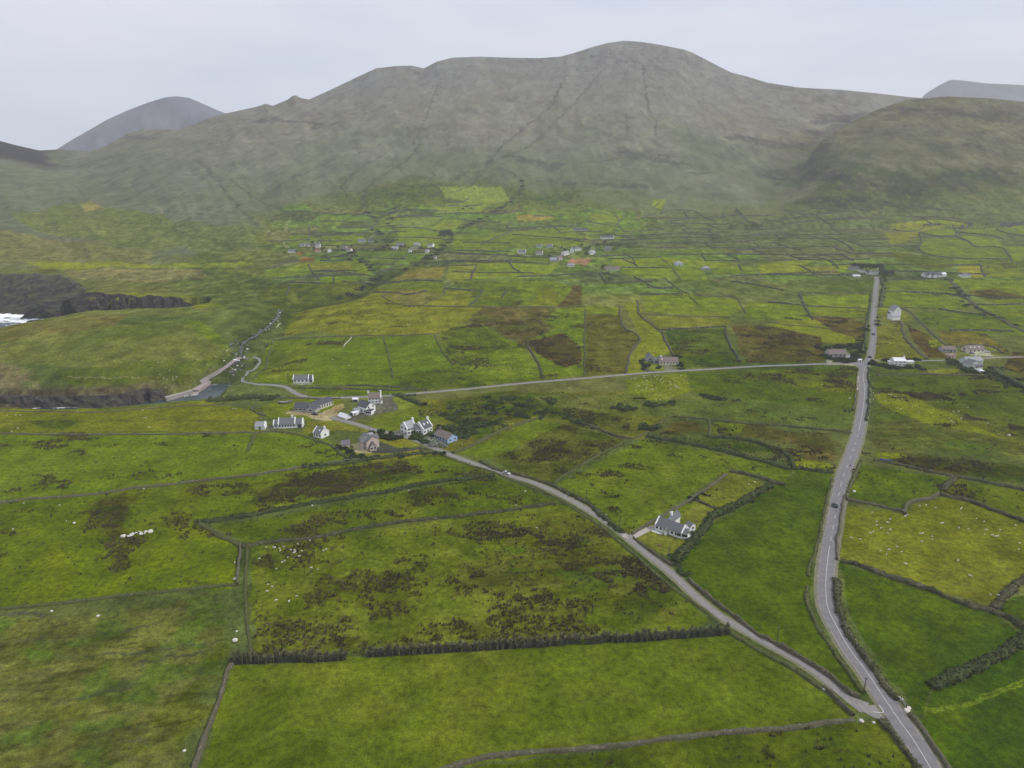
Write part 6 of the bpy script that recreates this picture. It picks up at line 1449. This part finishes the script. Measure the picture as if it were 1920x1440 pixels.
shrubs("small bush dotting the hill foot stream lines", "bushes on the hill foot", [(868,428),(876,424),(884,420),(892,416),(900,412),(912,406),(925,398),(940,390),(980,340),(978,350),(976,358),(972,366),(965,372),(960,380),(868,392),(876,388),(884,392),(740,392),(738,400),(736,410),(728,420),(700,408),(690,400)], 'k', 4.2)
shrubs("gorse bush in the sheep field wall at the right", "gorse along the right hand walls", [(1822,942),(1828,945),(1835,947),(1842,950),(1849,952),(1856,956),(1886,965),(1893,968),(1900,970),(1909,974),(1917,977),(1775,905),(1770,912)], 'k', 1.0)
shrubs("bush along the garden hedge between lawn and long dark green field", "bushes of the garden hedge", [(1268,1054),(1272,1046),(1279,1036),(1288,1027),(1296,1019),(1303,1012),(1310,1004),(1318,994),(1324,986),(1330,976),(1337,969),(1345,963),(1355,960),(1363,956),(1372,953),(1383,948),(1395,941),(1272,1062),(1276,1070),(1281,1078)], 'g', 1.5)
shrubs("dark bush on the brown roadside wall above the cottage drive", "bushes above the cottage drive", [(1300,935),(1306,930),(1312,926),(1318,922),(1324,918),(1297,938),(1290,942),(1330,930),(1322,928)], 'k', 1.1)
shrubs("dark hedge bush beside the lane bend below the middle field", "bushes beside the lane bend", [(1085,935),(1095,940),(1106,946),(1115,952),(1122,960),(1128,967),(1134,974),(1075,930),(1060,924),(1142,982),(1150,988),(1160,996)], 'g', 1.2)
shrubs("bush on the middle moor edge left of the road", "bushes on the green moor", [(1318,743),(1326,745),(1334,747),(1342,748),(1350,750),(1386,751),(1222,759),(1230,760),(1260,757),(1170,766),(1176,768),(1184,769),(1190,768),(1160,765),(1210,803),(1216,805),(1222,806),(1228,802),(1080,790),(1090,793),(1030,752),(1040,755)], 'g', 2.2)
shrubs("bush in the dark ravine by the harbour fields", "bushes of the harbour ravine", [(395,751),(404,750.5),(413,751),(422,750),(432,750),(442,749),(452,748),(462,747.5),(472,747),(482,746),(500,744),(515,746),(522,742),(505,750),(455,690),(485,668),(480,680),(500,650)], 'g', 1.7)
# the smallest bushes of the distance become one mass of scrub
def far_scrub():
    bpy.context.view_layer.update()
    L = [o for o in sc.objects if o.name.split('.')[0] == 'shrub']
    L.sort(key=lambda o: -(o.scale[0]/math.hypot(o.location.x, o.location.y)))
    rest = L[285:]; V = []; F = []; MI = []; mats = []; k = 0
    for o in rest:
        me = o.data; n = len(me.vertices); co = np.empty(n*3); me.vertices.foreach_get('co', co); co = co.reshape(-1, 3)
        a = o.rotation_euler.z; co = co*np.array(o.scale); x = co[:, 0]*math.cos(a)-co[:, 1]*math.sin(a); y = co[:, 0]*math.sin(a)+co[:, 1]*math.cos(a)
        V.append(np.column_stack([x, y, co[:, 2]])+np.array(o.location)); m = me.materials[0]
        if m not in mats: mats.append(m)
        F.append(np.arange(n).reshape(-1, 4)+k); MI += [mats.index(m)]*(n//4); k += n; bpy.data.objects.remove(o)
    if rest:
        o = mesh_obj('distant_scrub', np.concatenate(V), np.concatenate(F), None)
        for m in mats: o.data.materials.append(m)
        o.data.polygons.foreach_set('material_index', MI); tag(o, 'small distant bushes along streams, banks and gardens', 'scrub', kind='stuff')
far_scrub()
# trees with trunks
def make_tree(kind, hgt, seed):
    r = empty('tree', (0, 0, 0), 'x', 'tree'); m = MB(); m.cyl(0, 0, -.5, hgt*.6, .22*hgt/6, .08*hgt/6, 8)
    rng = np.random.default_rng(seed)
    for k in range(4):
        a = rng.uniform(0, 6.3); z0 = hgt*rng.uniform(.25, .5); e = (math.cos(a)*hgt*.28, math.sin(a)*hgt*.28, z0+hgt*.28); s_ = .05
        m.add([(-s_,0,z0),(s_,0,z0),(0,s_,z0+.1),(e[0],e[1],e[2])], [(0,1,3),(1,2,3),(2,0,3)])
    m.build('trunk', M_POLE, r); L = 9; ce = rng.normal(size=(L, 3))*[.2, .2, .16]*hgt; ce[:, 2] += hgt*.62; i = rng.integers(0, L, 420); d = rng.normal(size=(420, 3)); d /= np.linalg.norm(d, axis=1)[:, None]
    P = ce[i]+d*hgt*rng.uniform(.12, .24, 420)[:, None]; V, F = leafs(P, hgt*.085, rng); mesh_obj('crown', V, F, SHM[kind], parent=r); return r
T0 = [make_tree('k', 7, 1), make_tree('g', 6, 2)]
def trees(lab, group, pts, k, s=1.0):
    P = G([p[0] for p in pts], [p[1] for p in pts])
    for i, p in enumerate(P):
        t = T0[k]
        if not t.get('used'): t['used'] = 1; r = t
        else:
            r = t.copy(); sc.collection.objects.link(r)
            for ch in t.children: c = ch.copy(); sc.collection.objects.link(c); c.parent = r
        r.location = tuple(map(float, p)); r.rotation_euler = (0, 0, rr.uniform(0, 6.3)); f = s*rr.uniform(.8, 1.2); r.scale = (f*1.15, f*1.15, f); tag(r, lab, 'tree', group)
trees("dark tree sheltering the farmhouse at the end of the far straight road", "trees around the road end farm", [(1612,504),(1618,505),(1624,506),(1630,505),(1637,505),(1643,506),(1649,507),(1652,511),(1655,516),(1660,518),(1606,503),(1666,518),(1672,517),(1600,503)], 0, 1.2)
trees("dark tree in the clump above the stream hamlet", "trees above the stream hamlet", [(831,444),(836,443),(840,440),(844,441),(828,446),(842,446)], 0, 1.7)
trees("tree among the houses of the middle hamlet", "trees of the middle hamlet", [(1060,475),(1098,472),(1104,471),(1052,470),(1100,482),(1120,465),(1133,458),(1146,462),(1030,487),(1090,466),(1132,504),(1129,506)], 1, 1.2)
trees("tree among the houses of the two left hamlets", "trees of the left hamlets", [(586,460),(605,472),(627,474),(635,470),(660,466),(705,458),(720,470),(752,468),(790,470),(812,470),(760,465),(588,471),(556,476),(533,478)], 1, 1.2)
for t in T0:
    if 'used' in t: del t['used']
# ---------------------------------------------------------------- the hazy air
def build_haze():
    x0, x1, y0, y1, z0, z1 = -16000, 16000, -300, 6600, -62, 760
    V = [(x, y, z) for z in (z0, z1) for y in (y0, y1) for x in (x0, x1)]
    F = [(0,2,3,1), (4,5,7,6), (0,1,5,4), (2,6,7,3), (0,4,6,2), (1,3,7,5)]
    m, t, b = new_mat('haze'); t.nodes.remove(b)
    pv = t.nodes.new('ShaderNodeVolumePrincipled'); pv.inputs['Density'].default_value = HAZE
    pv.inputs['Color'].default_value = (0.97, 0.97, 0.985, 1); pv.inputs['Anisotropy'].default_value = 0.1
    t.links.new(pv.outputs[0], t.nodes['Material Output'].inputs['Volume'])
    o = mesh_obj('haze', V, F, m); tag(o, kind='stuff')
build_haze()
